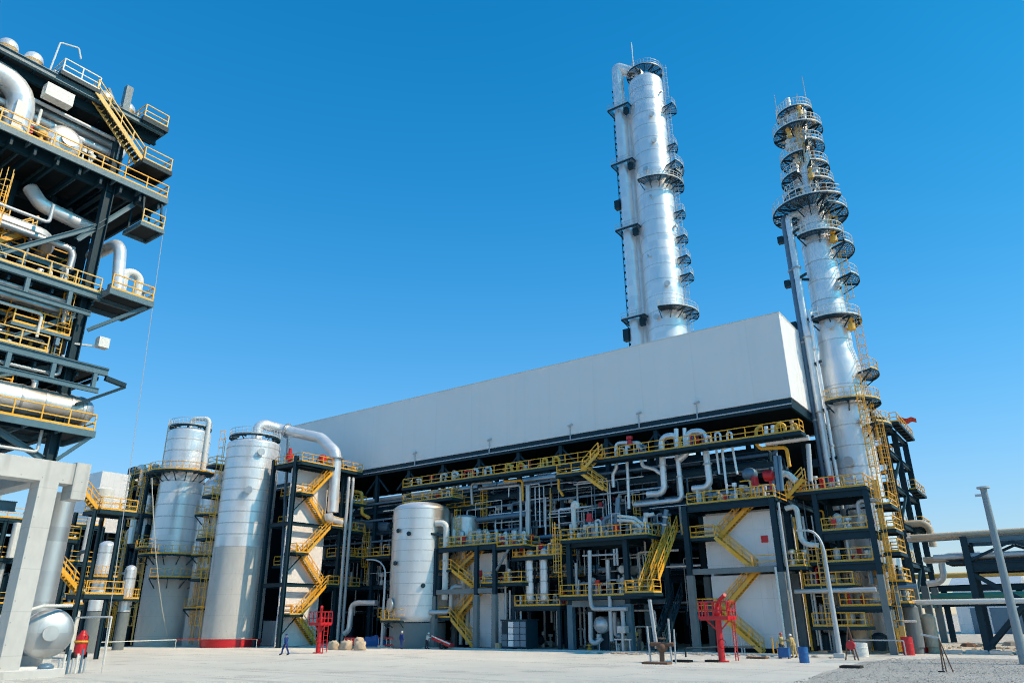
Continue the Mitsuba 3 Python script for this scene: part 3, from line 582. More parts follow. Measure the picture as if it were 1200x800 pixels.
solo('lightning_rod', 'thin pale rod standing on top of the tallest silver column', 'rod', MB().cyl((C1[0] - 1.4, C1[1] - 1.5, 97.3), (C1[0] - 1.4, C1[1] - 1.5, 105.0), 0.10, 6), 'm_rail_white')
ov = (-47.26, 99.33, 1.69)
OX, OY = -48.1, 101.6
pipe('overhead_pipe', 'fat silver pipe running up the left side of the tallest column and over its top', [(OX, OY, 15), (OX, OY, 100.6), (C1[0] - 1.0, C1[1] - .6, 97.9), (C1[0] - .9, C1[1] - .5, 95.6)], 1.05, bend=.35, n=20)
ok = [k for k in scene if k.startswith('overhead_pipe')][0]
bands(ok, (OX, OY, 0), 1.0, np.arange(36, 98, 4.0), 'm_alu_dull', 20, 0.10)
pipe('side_pipe', 'slimmer silver pipe between the fat pipe and the tallest column', [(OX + .73, OY + 1.39, 15), (OX + .73, OY + 1.39, 89.4), (OX + 2.0, OY + 1.6, 90.2)], 0.62, n=14)
for i, z in enumerate((48.6, 65.2, 78.4, 90.3)):
    gm = MB()
    for yy in np.arange(OY - 1.7, OY + 1.2, .16):
        for xa, xb in ((OX - 1.6, OX - 1.08), (OX + 1.08, OX + 2.4)) if abs(yy - OY) < 1.08 else ((OX - 1.6, OX + 2.4),): gm.bar((xa, yy, z + .06), (xb, yy, z + .06), .06, .04)
    k = part(t1, 'pipe_platform', gm, 'm_grating')
    part(k, 'bracket_frame', MB().bar((OX - 1.7, OY - 1.8, z - .1), (OX + 2.5, OY - 1.8, z - .1), .12, .28).bar((OX - 1.7, OY - 1.8, z - .1), (OX - 1.7, OY + 1.2, z - .1), .12, .28).bar((OX + 2.5, OY - 1.8, z - .1), (OX + 2.5, OY + 1.2, z - .1), .12, .28).bar((OX - 1.2, OY + 1.2, z - .1), (C1[0] - 2, C1[1], z - .1), .16, .3).box(OX + 1.2, OX + 2.0, OY - 1.2, OY - .5, z - 1.5, z - .3).bar((OX - 1.6, OY - 1.7, z - .2), (OX - .8, OY - .7, z - 1.5), .1, .1), 'm_steel')
    part(k, 'guardrail', rail_mb([(OX - 1.7, OY - 1.8, z + .08), (OX + 2.5, OY - 1.8, z + .08)], 1.0, 0.05), 'm_galv')
pt = MB()
for z in np.arange(38, 96, 1.3): pt.box(OX - 1.25, OX - 1.0, OY - .35, OY - .05, z, z + .3)
pt.bar((OX - 1.35, OY - .2, 36), (OX - 1.35, OY - .2, 88), .10, .10)
part(t1, 'instrument_line', pt, 'm_steel')
for z, s in ((45.2, 1.0), (70.0, .8)): part(t1, 'junction_box', MB().box(OX - 2.0, OX - 1.1, OY - 1.0, OY, z, z + 2.0 * s), 'm_steel')

# ================================================================== second column with its many platforms
t2 = thing('fractionating_column', 'slender silver column crowded with dark ring platforms at the right end', 'column')
C2 = (-14.4, 78.7)
part(t2, 'shell', MB().lathe((C2[0], C2[1], 0), [(2.35, 0), (2.35, 12.0), (2.02, 13.5), (2.02, 27.0), (1.85, 28.2), (1.68, 29.2), (1.68, 46.0), (1.3, 47.6), (1.3, 59.6)] + dome(1.3, 59.6, 0.6)[1:], 40), 'm_alu', 40)
bands(t2, (C2[0], C2[1], 0), 2.02, np.arange(14.5, 27, 2.1), 'm_alu_dull', 36, 0.09); bands(t2, (C2[0], C2[1], 0), 1.68, np.arange(30, 46, 2.3), 'm_alu_dull', 36, 0.09); bands(t2, (C2[0], C2[1], 0), 1.3, np.arange(48.6, 59.4, 1.9), 'm_alu_dull', 36, 0.09)
for z, a0, a1, r0, r1 in ((59.4, 0, 360, 1.3, 2.05), (56.7, 140, 385, 1.35, 2.75), (54.3, -60, 40, 1.35, 2.6), (52.9, 160, 285, 1.35, 2.45), (50.3, 150, 262, 1.35, 2.7), (51.3, -62, 40, 1.35, 2.7), (48.9, -60, 60, 1.35, 2.9), (48.0, 165, 262, 1.35, 2.7), (46.1, 95, 330, 1.75, 4.2), (45.2, -50, 60, 1.75, 3.7), (42.3, -120, 30, 1.75, 2.9), (40.6, -30, 45, 1.75, 3.6), (36.9, -28, 30, 1.75, 3.5), (32.3, -125, 48, 1.75, 2.95), (26.2, -28, 45, 2.1, 3.6), (23.2, -115, 50, 2.1, 3.25), (20.6, -40, 55, 2.1, 3.8)):
    ring_platform(t2, C2, r0, r1, a0, a1, z, 'm_rail_white' if z > 30 else 'm_yellow_pale')
for z0, z1, a in ((13.5, 23.2, -28), (23.4, 32.3, -10), (32.5, 40.6, 5), (40.8, 46.1, -15), (46.2, 51.3, 10), (51.4, 56.7, -75), (56.9, 59.4, 5)):
    column_ladder(t2, C2, 2.02 if z0 < 29 else 1.68 if z0 < 46 else 1.3, a, z0, z1, 'm_yellow_pale' if z0 > 30 else 'm_yellow')
for z in (58.2, 54.9, 50.0, 46.8, 44.0, 36.0, 31.5, 26.0, 21.0, 17.0):
    a = math.radians(rn.uniform(-150, -10)); o = V3(math.cos(a), math.sin(a), 0); r = 2.02 if z < 28 else 1.68 if z < 47 else 1.3
    nozzle(t2, V3(C2[0], C2[1], z) + o * r * .97, o, rn.choice([.16, .25, .32]), .7)
for z, a, m in ((58.2, -60, 'm_yellow_pale'), (51.8, -100, 'm_sack'), (54.2, -120, 'm_rail_white'), (47.4, -100, 'm_rail_white'), (49.5, -60, 'm_yellow_pale'), (41.3, -30, 'm_yellow'), (31.0, -25, 'm_yellow'), (57.4, -130, 'm_alu_dull'), (56.9, 160, 'm_sack')):
    a = math.radians(a); r = 1.3 if z > 47 else 1.7; x, y = C2[0] + (r + .55) * math.cos(a), C2[1] + (r + .55) * math.sin(a)
    part(t2, 'valve_set', MB().lathe((x, y, z - .3), [(0, 0), (.36, .05), (.36, .7), (.15, .8), (.15, 1.1), (.3, 1.15), (.3, 1.35), (0, 1.4)], 10).bar((x, y, z), (C2[0], C2[1], z), .2, .2), m, 40)
part(t2, 'vent_pipe', MB().tube([(C2[0] - .3, C2[1] - .9, 59), (C2[0] - .3, C2[1] - .9, 61.4)], .3, 12), 'm_alu', 45)
for i in range(26):
    z = rn.uniform(46.8, 58.8); a = math.radians(rn.uniform(-170, 20)); r = 1.3 + rn.uniform(.2, .7); x, y = C2[0] + r * math.cos(a), C2[1] + r * math.sin(a); s = rn.uniform(.12, .3); hh = rn.uniform(.5, 1.8)
    part(t2, 'valve_set', MB().lathe((x, y, z), [(0, 0), (s, 0), (s, hh * .6), (s * .5, hh * .7), (s * 1.3, hh * .75), (s * 1.3, hh), (0, hh)], 8).bar((x, y, z + hh * .3), (C2[0], C2[1], z + hh * .3), .12, .12), rn.choice(['m_yellow_pale', 'm_sack', 'm_rail_white', 'm_alu_dull', 'm_rust', 'm_steel', 'm_galv']), 40)
rods = MB()
for dx, dy, z in ((1.6, 0, 64.5), (-1.8, -.5, 63), (.4, 1.5, 63.4)): rods.cyl((C2[0] + dx, C2[1] + dy, 59.4), (C2[0] + dx, C2[1] + dy, z), .05, 5)
part(t2, 'lightning_rod', rods, 'm_galv')
for i, (dx, dy, r, zt, zb, l) in enumerate(((-2.9, -1.5, .26, 45.6, 11.5, 'slim pipe running down the left flank of the platform column, outer of three'), (-2.2, -2.0, .36, 45.3, 12.6, 'silver pipe down the left flank of the platform column, middle and thickest of three'), (-1.5, -2.45, .17, 33, 12.6, 'thin pipe down the left flank of the platform column, nearest its shell'))):
    pipe('downcomer_pipe', l, [(C2[0] + dx, C2[1] + dy, zb), (C2[0] + dx, C2[1] + dy, zt), (C2[0] + dx * .45, C2[1] + dy * .45, zt + .6)], r, 'm_alu' if i else 'm_bluepipe', flanges=((0, .3), (0, .55), (0, .8)))
for z in (17.5, 22.5, 27.5, 32.5, 37.5, 43):
    part(t2, 'pipe_support', MB().bar((C2[0] - 3.3, C2[1] - 1.2, z), (C2[0] - 1.1, C2[1] - 2.7, z), .16, .28).bar((C2[0] - 2.3, C2[1] - 1.9, z), (C2[0] - 1.2, C2[1] - .9, z), .16, .28).box(C2[0] - 3.8, C2[0] - 3.2, C2[1] - 1.7, C2[1] - 1.1, z - .5, z + .3), 'm_steel')

# ================================================================== silos on concrete skirts at the left
def silo(name, label, c, r, z_conc, z_top, dome_h, rc=None):
    t = thing(name, label, 'silo'); rc = rc or r
    part(t, 'concrete_skirt', MB().lathe((c[0], c[1], 0), [(rc, 0), (rc, z_conc - .03), (0, z_conc)], 48), 'm_conc', 40)
    part(t, 'shell', MB().lathe((c[0], c[1], 0), [(r + .02, z_conc)] + [(r + .02, z_top)] + dome(r + .02, z_top, dome_h)[1:], 48), 'm_alu', 40)
    return t
S1 = (-85.1, 58.05)
s1 = silo('storage_silo', 'big silver topped silo on a pale concrete skirt with a red wrapped foot', S1, 3.42, 11.7, 25.0, 0.9, 3.47)
bands(s1, (S1[0], S1[1], 0), 3.44, (13.2, 14.6, 16.0, 17.4, 18.8, 20.2, 21.6, 23.0, 24.4), 'm_galv', 48, .13)
ring_platform(s1, S1, 2.3, 3.3, 0, 360, 26.1, 'm_galv', h=0.9)
part(s1, 'red_wrap', MB().lathe((S1[0], S1[1], 0), [(3.5, .02), (3.53, .1), (3.53, .85), (3.5, .9)], 40), 'm_red', 40, label='red wrapping round the foot of the skirt')
for a, z in ((-20, 23.6), (-35, 18.6)):
    a = math.radians(a); o = V3(math.cos(a), math.sin(a), 0); nozzle(s1, V3(S1[0], S1[1], z) + o * 3.4, o, .3, .5)
ladder(s1, (S1[0] - 1.9, S1[1] - 3.2, 0.2), 26, (-.5, -.86, 0), 'm_yellow')
for z in (8, 13.0, 18.5, 22.5):
    platform(s1, S1[0] - 5.3, S1[0] - 3.4, S1[1] - 3.2, S1[1] - 0.6, z, 'SEW')
S2 = (-97.2, 55.55)
s2 = thing('stepped_silo', 'tall silver silo with a narrow upper drum standing on concrete, left of the big silo', 'silo')
part(s2, 'concrete_skirt', MB().lathe((S2[0], S2[1], 0), [(2.9, 0), (2.9, 11.3), (0, 11.35)], 44), 'm_conc', 40)
part(s2, 'shell', MB().lathe((S2[0], S2[1], 0), [(2.86, 11.4), (2.86, 28.0)] + dome(2.86, 28.0, .8)[1:], 44), 'm_alu', 40)
bands(s2, (S2[0], S2[1], 0), 2.86, (13, 14.6, 16.2, 17.8, 19.4, 21, 23.6, 25.2, 26.8), 'm_galv', 44, .12)
ring_platform(s2, S2, 1.8, 2.8, 0, 360, 28.9, 'm_galv', h=.9)
ring_platform(s2, S2, 2.9, 4.6, 120, 420, 22.2, 'm_yellow'); ring_platform(s2, S2, 2.9, 4.3, -100, 40, 11.2, 'm_yellow'); ring_platform(s2, S2, 2.95, 4.4, -60, 60, 8.3, 'm_yellow'); ring_platform(s2, S2, 2.95, 4.6, 150, 290, 12.0, 'm_yellow')
ladder(s2, (S2[0] - 1.2, S2[1] - 2.95, .2), 12, (-.3, -.95, 0), 'm_yellow_pale'); ladder(s2, (S2[0] - 2.7, S2[1] - 1.2, 12), 29.5, (-.9, -.4, 0), 'm_yellow_pale')
part(s2, 'access_shaft', MB().box(S2[0] - 3.4, S2[0] - 2.5, S2[1] - 1.6, S2[1] - .6, 11.5, 29.6), 'm_rail_white')
pipe('vent_loop', 'white pipe loop over the top of the stepped silo', [(S2[0] + .3, S2[1] - .2, 28.6), (S2[0] + .3, S2[1] - .2, 30.2), (S2[0] + 2.9, S2[1] + .9, 30.0), (S2[0] + 3.05, S2[1] + 1.0, 22.4)], .32, 'm_rail_white', bend=.6)
S3 = (-92.0, 57.9)
s3 = silo('slim_silo', 'slim silver silo squeezed between the two larger silos', S3, 1.85, 9.0, 20.2, 1.6)
bands(s3, (S3[0], S3[1], 0), 1.87, (11, 13.5, 16, 18.5), 'm_alu_dull', 32)
ring_platform(s3, S3, 1.9, 3.3, -80, 60, 16.2, 'm_yellow'); ring_platform(s3, S3, 1.9, 3.0, -80, 60, 11, 'm_yellow'); ring_platform(s3, S3, 1.9, 3.0, -80, 40, 4.5, 'm_yellow'); ladder(s3, (S3[0] + 1.2, S3[1] - 1.7, .3), 16, (.3, -.95, 0))
pipe('hood_pipe', 'fat silver pipe bending over the top of the slim silo', [(S3[0] - .2, S3[1], 21.5), (S3[0] - .1, S3[1], 22.6), (S3[0] + 1.8, S3[1] + .4, 22.4), (S3[0] + 2.0, S3[1] + .4, 6.0)], .75, bend=1.2, n=16)
# fat pipe from the big silo across to the stair tower
pipe('transfer_pipe', 'fat silver pipe rising from the big silo and swinging across to the stair tower', [(S1[0] - .3, S1[1] + .4, 26.0), (S1[0] - .3, S1[1] + .4, 28.4), (-84.12, 61.40, 27.89), (-78.26, 63.60, 26.24), (-75.40, 64.05, 23.92), (-75.40, 64.27, 16.08)], .72, bend=1.6, n=18, flanges=((2, .15), (4, .1)))
solo('pipe_prop', 'thin dark post holding up the fat transfer pipe', 'post', MB().bar((-79.0, 60.5, 0), (-81.21, 60.50, 26.20), .3, .3), 'm_bluepipe')

# ================================================================== stair tower, sunlit side towards the right
st_ = thing('stair_tower', 'yellow zigzag stair tower with bright white panels beside the big silo', 'stair tower')
TX = -76.0
ycol = (58.2, 66.3)
for y in ycol:
    for x in (TX, TX - 4.5):
        part(st_, 'column', MB().ibeam((x, y, 0), (x, y, 22.6), .45, .45, .05, (0, 1, 0)), 'm_steel')
part(st_, 'white_panel', MB().box(TX - 1.3, TX - 1.15, 58.6, 64.6, .1, 21.2), 'm_white')
for z in (7.0, 14.2, 21.6):
    for x in (TX, TX - 4.5): part(st_, 'beam', MB().ibeam((x, ycol[0] + .25, z), (x, ycol[1] - .25, z), .3, .45, .04), 'm_steel')
    for y in ycol: part(st_, 'beam', MB().ibeam((TX - 4.25, y, z), (TX - .25, y, z), .3, .45, .04), 'm_steel')
lv = [0.1, 3.6, 7.1, 10.7, 14.3, 17.9, 21.6]
for i in range(6):
    ya, yb = (64.0, 60.4) if i % 2 == 0 else (60.4, 64.0)
    x = TX - .45 if i % 2 == 0 else TX + .45
    stair(st_, (x, ya, lv[i]), (x, yb, lv[i + 1]), .85, side=(1, 0, 0))
    if i < 5:
        if i % 2 == 0: platform(st_, TX - 1.0, TX + 1.0, 58.7, 60.4, lv[i + 1], 'SEW', depth=.25)
        else: platform(st_, TX - 1.0, TX + 1.0, 64.0, 65.8, lv[i + 1], 'NEW', depth=.25)
    if i % 2 == 0: part(st_, 'brace', MB().bar((TX + .2, 58.3, lv[i + 1] - 2.2), (TX + .2, 60.3, lv[i + 1] - .2), .12, .12), 'm_steel')
platform(st_, TX - 4.4, TX + 1.0, 58.3, 68.5, 21.8, 'NSE', depth=.4)
for y0, y1, z in ((66.5, 69.8, 17.6), (66.5, 69.8, 14.0), (66.5, 69.5, 7.0), (66.5, 70, 10.7)): platform(st_, TX - 2.5, TX + .8, y0, y1, z, 'NSE', depth=.3)
for x0, z in ((-81.5, 14.5), (-81.5, 9.5), (-81.5, 18.2)): platform(st_, x0, x0 + 3, 60.5, 62.0, z, 'SEW', depth=.3)
for dy, l in ((0, 'left'), (.75, 'right')):
    pipe('drop_pipe', f'slim pale vertical pipe at the right edge of the stair tower, {l} of the pair', [(TX + 1.3, 66.0 + dy, .2), (TX + 1.3, 66.0 + dy, 20.6), (TX + .6, 66.6 + dy, 20.9)], .2, 'm_galv')
pipe('stair_bend_pipe', 'short fat silver elbow pipe halfway up behind the stair tower', [(-75.50, 63.59, 15.89), (-75.50, 63.90, 15.12), (-75.50, 65.79, 14.95)], .6, bend=.9, n=16)
for px, l in ((0, 'left'), (1, 'right')):
    q = V3(TX - 2.5 + px * 2.4, 59.0 + px * 3.4, 22.0)
    v = thing('relief_valve', f'red relief valve on the stair tower roof, {l} of two', 'valve'); part(v, 'body', MB().lathe(q, [(0, 0), (.25, 0), (.25, .5), (.5, .55), (.5, 1.3), (.22, 1.4), (.22, 2.0 - px * .6), (0, 2.05 - px * .6)], 12), 'm_red', 40)

# ================================================================== white vessel on its skirt, centre left
V0 = (-61.2, 65.9)
v0 = thing('white_vessel', 'stout pale metal vessel on a dark concrete skirt, front and centre left', 'vessel')
VR = 3.36
part(v0, 'skirt', MB().lathe((V0[0], V0[1], 0), [(VR - .15, 0), (VR - .15, 2.6), (0, 2.65)], 40), 'm_fireproof', 40)
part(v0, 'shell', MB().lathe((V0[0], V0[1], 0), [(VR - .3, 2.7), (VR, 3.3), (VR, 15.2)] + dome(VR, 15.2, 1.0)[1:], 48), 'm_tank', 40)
bands(v0, (V0[0], V0[1], 0), VR, (4.4, 5.6, 6.8, 8.0, 9.2, 10.4, 11.6, 12.8, 14.0, 15.1), 'm_galv', 48, .06)
ring_platform(v0, V0, VR + .05, VR + .9, 150, 285, 2.9, 'm_yellow')
a = math.radians(-112); o = V3(math.cos(a), math.sin(a), 0)
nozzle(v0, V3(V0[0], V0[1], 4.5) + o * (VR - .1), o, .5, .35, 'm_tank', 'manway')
for a, z in ((-95, 12.6), (-100, 9.0), (-40, 6.5), (-70, 12.2)):
    a = math.radians(a); o = V3(math.cos(a), math.sin(a), 0); nozzle(v0, V3(V0[0], V0[1], z) + o * (VR - .03), o, .16, .3, 'm_steel')
platform(v0, V0[0] - 3.8, V0[0] + 4.2, V0[1] + .6, V0[1] + 2.6, 16.5, 'SNWE', depth=.3)
part(v0, 'platform_leg', MB().bar((V0[0] - 1.2, V0[1] + 1.9, 15.4), (V0[0] - 1.2, V0[1] + 1.9, 16.1), .2, .2), 'm_steel'); part(v0, 'platform_leg', MB().bar((V0[0] + 1.7, V0[1] + 1.9, 15.4), (V0[0] + 1.7, V0[1] + 1.9, 16.1), .2, .2), 'm_steel')
ux, uy = .81, .585
vp = lambda a, b, z: (V0[0] + ux * a + uy * b, V0[1] + uy * a - ux * b, z)
pipe('vessel_outlet', 'white pipe hooking out of the top right of the stout vessel and down', [vp(2.0, 2.6, 13.4), vp(3.3, 2.9, 13.4), vp(3.3, 2.9, 5.0)], .36, 'm_rail_white', bend=.9, flanges=((1, .5),))
pipe('vessel_drain', 'pale pipe stepping out low beside the stout vessel', [vp(1.6, 3.0, 3.7), vp(4.0, 3.0, 3.7), vp(4.0, 3.0, 6.4), vp(5.2, 3.0, 6.4)], .24, 'm_galv')
part(v0, 'instrument_post', MB().bar(vp(2.3, 2.8, 3), vp(2.3, 2.8, 12.4), .16, .16).bar(vp(1.5, 2.9, 12.2), vp(3.4, 2.9, 12.0), .2, .25).box(vp(2.5, 2.6, 0)[0] - .3, vp(2.5, 2.6, 0)[0] + .3, vp(2.5, 2.6, 0)[1] - .3, vp(2.5, 2.6, 0)[1] + .3, 6.0, 7.6), 'm_steel')
W = (-57.32, 69.38, 1.69)
w0 = thing('small_vessel', 'small white domed vessel behind the zigzag structure', 'vessel')
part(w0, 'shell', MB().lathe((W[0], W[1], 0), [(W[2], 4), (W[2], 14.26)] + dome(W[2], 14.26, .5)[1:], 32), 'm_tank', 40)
part(w0, 'support_leg', MB().bar((W[0], W[1], 0), (W[0], W[1], 4.1), 1.4, 1.4), 'm_steel')
ring_platform(w0, W, W[2] + .03, W[2] + 1.1, 200, 400, 10.9, 'm_yellow')
ladder(w0, (W[0] + .6, W[1] - W[2] - .2, 5), 14.26, (0.2, -1, 0))
zt = 14.77
platform(w0, W[0] - 3.2, W[0] + 2.6, W[1] + .2, W[1] + 1.8, zt + 1.0, 'NSEW', depth=.3)
part(w0, 'platform_leg', MB().bar((W[0], W[1] + .8, zt - .6), (W[0], W[1] + .8, zt + .7), .3, .3), 'm_steel')
ladder(w0, (W[0] + 2.7, W[1] + .6, zt - 3), zt + 2.2, (0, -1, 0))

# ================================================================== zigzag structure
cf = thing('zigzag_structure', 'dark steel structure with two zigzag yellow stairs in front of white cladding, left of centre', 'stair frame')
cx = [-57.9, -51.9, -49.4]
frame(cf, cx, [65.0, 68.6], [10.3], .42, .5, foot=(5.4, 'm_fireproof'))
for x0, x1 in zip(cx[:-1], cx[1:]): part(cf, 'beam', MB().box(x0 + .28, x1 - .28, 64.85, 65.15, 5.55, 6.05), 'm_fireproof')
part(cf, 'cladding_wall', MB().box(-54.9, -49.75, 67.6, 67.75, 0.1, 5.6), 'm_clad'); part(cf, 'cladding_wall', MB().box(-54.9, -49.75, 67.6, 67.75, 6.1, 9.9), 'm_clad')
part(cf, 'window', MB().box(-51.0, -49.9, 67.52, 67.597, 7.0, 8.6), 'm_dark')
part(cf, 'danger_board', MB().box(-53.9, -53.2, 67.5, 67.597, 7.1, 8.1), 'm_red', label='small red board on the white cladding')
stair(cf, (-52.6, 65.9, .1), (-56.0, 65.9, 3.1)); stair(cf, (-56.0, 66.9, 3.1), (-52.6, 66.9, 6.1)); stair(cf, (-52.6, 65.9, 6.1), (-56.0, 65.9, 8.2)); stair(cf, (-56.0, 66.9, 8.2), (-52.6, 66.9, 10.4))
platform(cf, -57.6, -56.0, 65.4, 67.4, 3.1, 'SNW', depth=.25); platform(cf, -57.6, -56.0, 65.4, 67.4, 8.2, 'SNW', depth=.25); platform(cf, -52.6, -51.1, 65.4, 67.4, 6.12, 'SNE', depth=.25)
platform(cf, -57.7, -49.2, 65.2, 68.4, 10.6, 'SNE', depth=.3)
platform(cf, -51.4, -46.2, 65.4, 67.2, 6.5, 'SE', depth=.3)
part(cf, 'brace', MB().bar((-49.2, 65, 7.8), (-47.5, 65, 10.0), .2, .2), 'm_fireproof')
platform(cf, -49.1, -45.6, 65.0, 68.0, 10.2, 'SNE', depth=.3)
for i, (dx, h1) in enumerate(((-48.9, 6.2), (-48.3, 5.8), (-47.6, 4.6), (-46.9, 5.2))):
    pipe('frame_drop_pipe', f'slim pale vertical pipe right of the zigzag structure, {ORD[i]} from the left', [(dx, 66.2, .2), (dx, 66.2, h1)], .12, 'm_galv')
for i, (x, r) in enumerate(((-56.6, .2), (-55.6, .26), (-54.9, .12))):
    pipe('cladding_pipe', f'white vertical pipe left of the white cladding, {("left", "middle", "right")[i]} of three', [(x, 68.1, .3), (x, 68.1, 9.8)], r, 'm_rail_white')
top = random.Random(21)
for i in range(9):
    x = -56.8 + i * 1.25; z = 10.66; r = top.uniform(.22, .4); hh = top.uniform(1.0, 2.4)
    solo('standing_drum', ('white', 'silver')[i % 2] + f' capped drum on the zigzag structure deck, {ORD[i]} from the left', 'drum', MB().lathe((x, 66.8, z), [(0, 0), (r * .4, 0), (r * .4, .3), (r, .4), (r, hh), (r * .5, hh + .2), (0, hh + .25)], 12), ('m_rail_white', 'm_alu_dull')[i % 2], 40)

# ================================================================== twin reactor tubes on a low frame
tf = thing('reactor_structure', 'low dark structure carrying two upright silver tubes under a yellow railed deck', 'steel frame')
frame(tf, [-47.6, -42.0], [66.0, 69.0], [3.9], .35, .4)
platform(tf, -47.5, -41.9, 66.0, 68.8, 4.15, 'SEW', depth=.3)
platform(tf, -47.9, -41.6, 66.2, 68.8, 9.1, 'SNEW', depth=.35)
part(tf, 'brace', MB().bar((-47.4, 66.4, 8.6), (-46.4, 66.8, 4.3), .12, .12), 'm_steel'); part(tf, 'column', MB().bar((-42.0, 68.6, 4.2), (-42.0, 68.6, 8.7), .3, .3), 'm_steel'); part(tf, 'column', MB().bar((-47.4, 68.6, 4.2), (-47.4, 68.6, 8.7), .3, .3), 'm_steel')
for i, (px, l) in enumerate(((622, 'left'), (639, 'right'))):
    x, y, _ = (-46.16, 67.00, 5.01) if i == 0 else (-44.33, 67.00, 4.97)
    t = thing('reactor_tube', f'upright silver tube through the yellow deck of the low frame, {l} of two', 'reactor')
    part(t, 'shell', MB().lathe((x, y, 0), [(0, 4.2), (.4, 4.5), (.52, 5.0), (.52, 9.4), (.3, 9.9), (0, 10.0)], 20), 'm_alu', 40)
    bands(t, (x, y, 0), .52, (5.4, 6.6, 7.8, 8.8), 'm_alu_dull', 20)
    part(t, 'instrument_string', MB().box(x + .55, x + .85, y - .3, y, 6.5, 6.9).box(x + .55, x + .85, y - .3, y, 7.3, 7.7).box(x + .55, x + .8, y - .3, y, 8.1, 8.5).bar((x + .6, y - .15, 5), (x + .6, y - .15, 8.9), .1, .1), 'm_dark')
tk = thing('panelled_tank', 'dark teal tank with pale and blue square panels at the foot of the low frame', 'tank')
part(tk, 'body', MB().box(-48.0, -44.9, 64.3, 66.4, .2, 2.75), 'm_steel')
for i in range(4):
    for j in range(4):
        if i == 0 and j > 1: continue
        part(tk, 'panel', MB().box(-47.9 + i * .76, -47.25 + i * .76, 64.24, 64.297, .35 + j * .6, .88 + j * .6), ('m_steel_pale', 'm_white', 'm_bluepipe', 'm_bluepipe')[i])
part(tk, 'top_rim', MB().box(-48.1, -44.8, 64.2, 66.5, 2.76, 2.9), 'm_steel')

# ================================================================== middle process structure with decks at two heights
mf = thing('process_structure', 'dark two deck process structure with red valves on top, right of centre', 'process structure')
frame(mf, [-40.6, -34.1], [66.0, 70.0], [4.55, 10.0], .48, .55, foot=(4.2, 'm_steel_pale'))
platform(mf, -41.4, -32.5, 65.4, 69.9, 4.95, 'SE', depth=.3); platform(mf, -41.2, -31.6, 65.5, 69.9, 10.4, 'SEW', depth=.3)
part(mf, 'girder', MB().box(-40.3, -34.4, 65.7, 65.95, 4.0, 4.6), 'm_fireproof')
ladder(mf, (-41.5, 65.6, 5.0), 11.4, (-.3, -.95, 0))
stair(mf, (-31.2, 63.4, 5.0), (-31.2, 68.6, 10.4), .9, side=(1, 0, 0)); stair(mf, (-30.2, 68.6, 5.0), (-30.2, 63.6, .3), .9, side=(1, 0, 0), mat='m_steel')
stair(mf, (-30.0, 63.4, 6.2), (-30.0, 68.6, 11.2), .7, side=(1, 0, 0))
platform(mf, -32.2, -29.5, 61.8, 63.4, 5.0, 'SEW', depth=.25); platform(mf, -32.2, -29.2, 68.6, 70.2, 10.4, 'NE', depth=.25)
mr = random.Random(8)
pipe('process_pipe', 'silver pipe dropping through the process structure and turning right low down', [(-37.71, 65.20, 9.25), (-37.88, 65.20, 4.81), (-37.75, 65.20, 3.77), (-33.95, 65.20, 3.76)], .2, 'm_galv')
pipe('process_pipe', 'silver U bend pipe at the foot of the process structure', [(-37.95, 65.20, 3.52), (-38.04, 65.20, 0.84), (-37.41, 65.20, 0.69), (-36.81, 65.20, 1.16)], .22, 'm_galv', bend=.7)
pipe('process_pipe', 'slanting silver pipe in the middle of the process structure foot', [(-35.83, 65.40, 4.93), (-35.86, 65.40, 0.91)], .2, 'm_galv')
pipe('process_pipe', 'short silver pipe above the little pump on the process structure floor', [(-34.56, 65.40, 3.64), (-34.52, 65.40, 2.09)], .2, 'm_galv')
pipe('process_pipe', 'dull silver pipe beside the slanting one at the process structure foot', [(-35.92, 66.40, 3.45), (-35.97, 66.40, 1.35), (-35.37, 66.40, 1.33)], .2, 'm_alu_dull')
pipe('process_pipe', 'upright pipe on the left inside the process structure', [(-40.16, 66.50, 8.21), (-40.17, 66.50, 5.86)], .16, 'm_galv')
pipe('process_pipe', 'upright silver pipe in the middle of the process structure, upper storey', [(-36.46, 66.50, 8.35), (-36.48, 66.50, 5.75)], .24, 'm_alu_dull')
pipe('process_pipe', 'level pale pipe just under the process structure top deck', [(-39.14, 66.20, 8.87), (-35.34, 66.20, 8.82)], .1, 'm_galv')
for i, (x0, y0, l) in enumerate(((530, 418, 'left'), (552, 415, 'right'))):
    q = V3(*((-35.57, 66.30, 9.35) if i == 0 else (-35.24, 66.30, 9.37))); pipe('hanger_pipe', f'short pale pipe hanging below the process structure top deck, {l} of two', [q, q - (0, 0, 1.6)], .12, 'm_galv')
ex = thing('round_exchanger', 'round silver drum end facing out at the process structure foot', 'heat exchanger')
q = V3(*(-37.77, 66.50, 2.34)); part(ex, 'shell', MB().lathe(q, [(0, -.1), (.45, -.02), (.78, .3), (.78, 3.2)], 24, (0, 1, 0)), 'm_alu', 40)
part(ex, 'saddle', MB().box(q[0] - .5, q[0] + .5, q[1] + .8, q[1] + 1.2, 0, q[2] - .5), 'm_steel')
for i, (x, y) in enumerate(((592, 578), (600, 675))):
    q = V3(*((-34.98, 66.60, 7.40) if i == 0 else (-34.95, 66.60, 6.28)))
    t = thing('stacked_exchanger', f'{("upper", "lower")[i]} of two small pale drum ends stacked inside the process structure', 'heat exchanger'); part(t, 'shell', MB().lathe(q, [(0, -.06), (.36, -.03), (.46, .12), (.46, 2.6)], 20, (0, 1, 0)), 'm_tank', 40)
pu = thing('pump_skid', 'little pale pump on a stand at the process structure foot', 'pump')
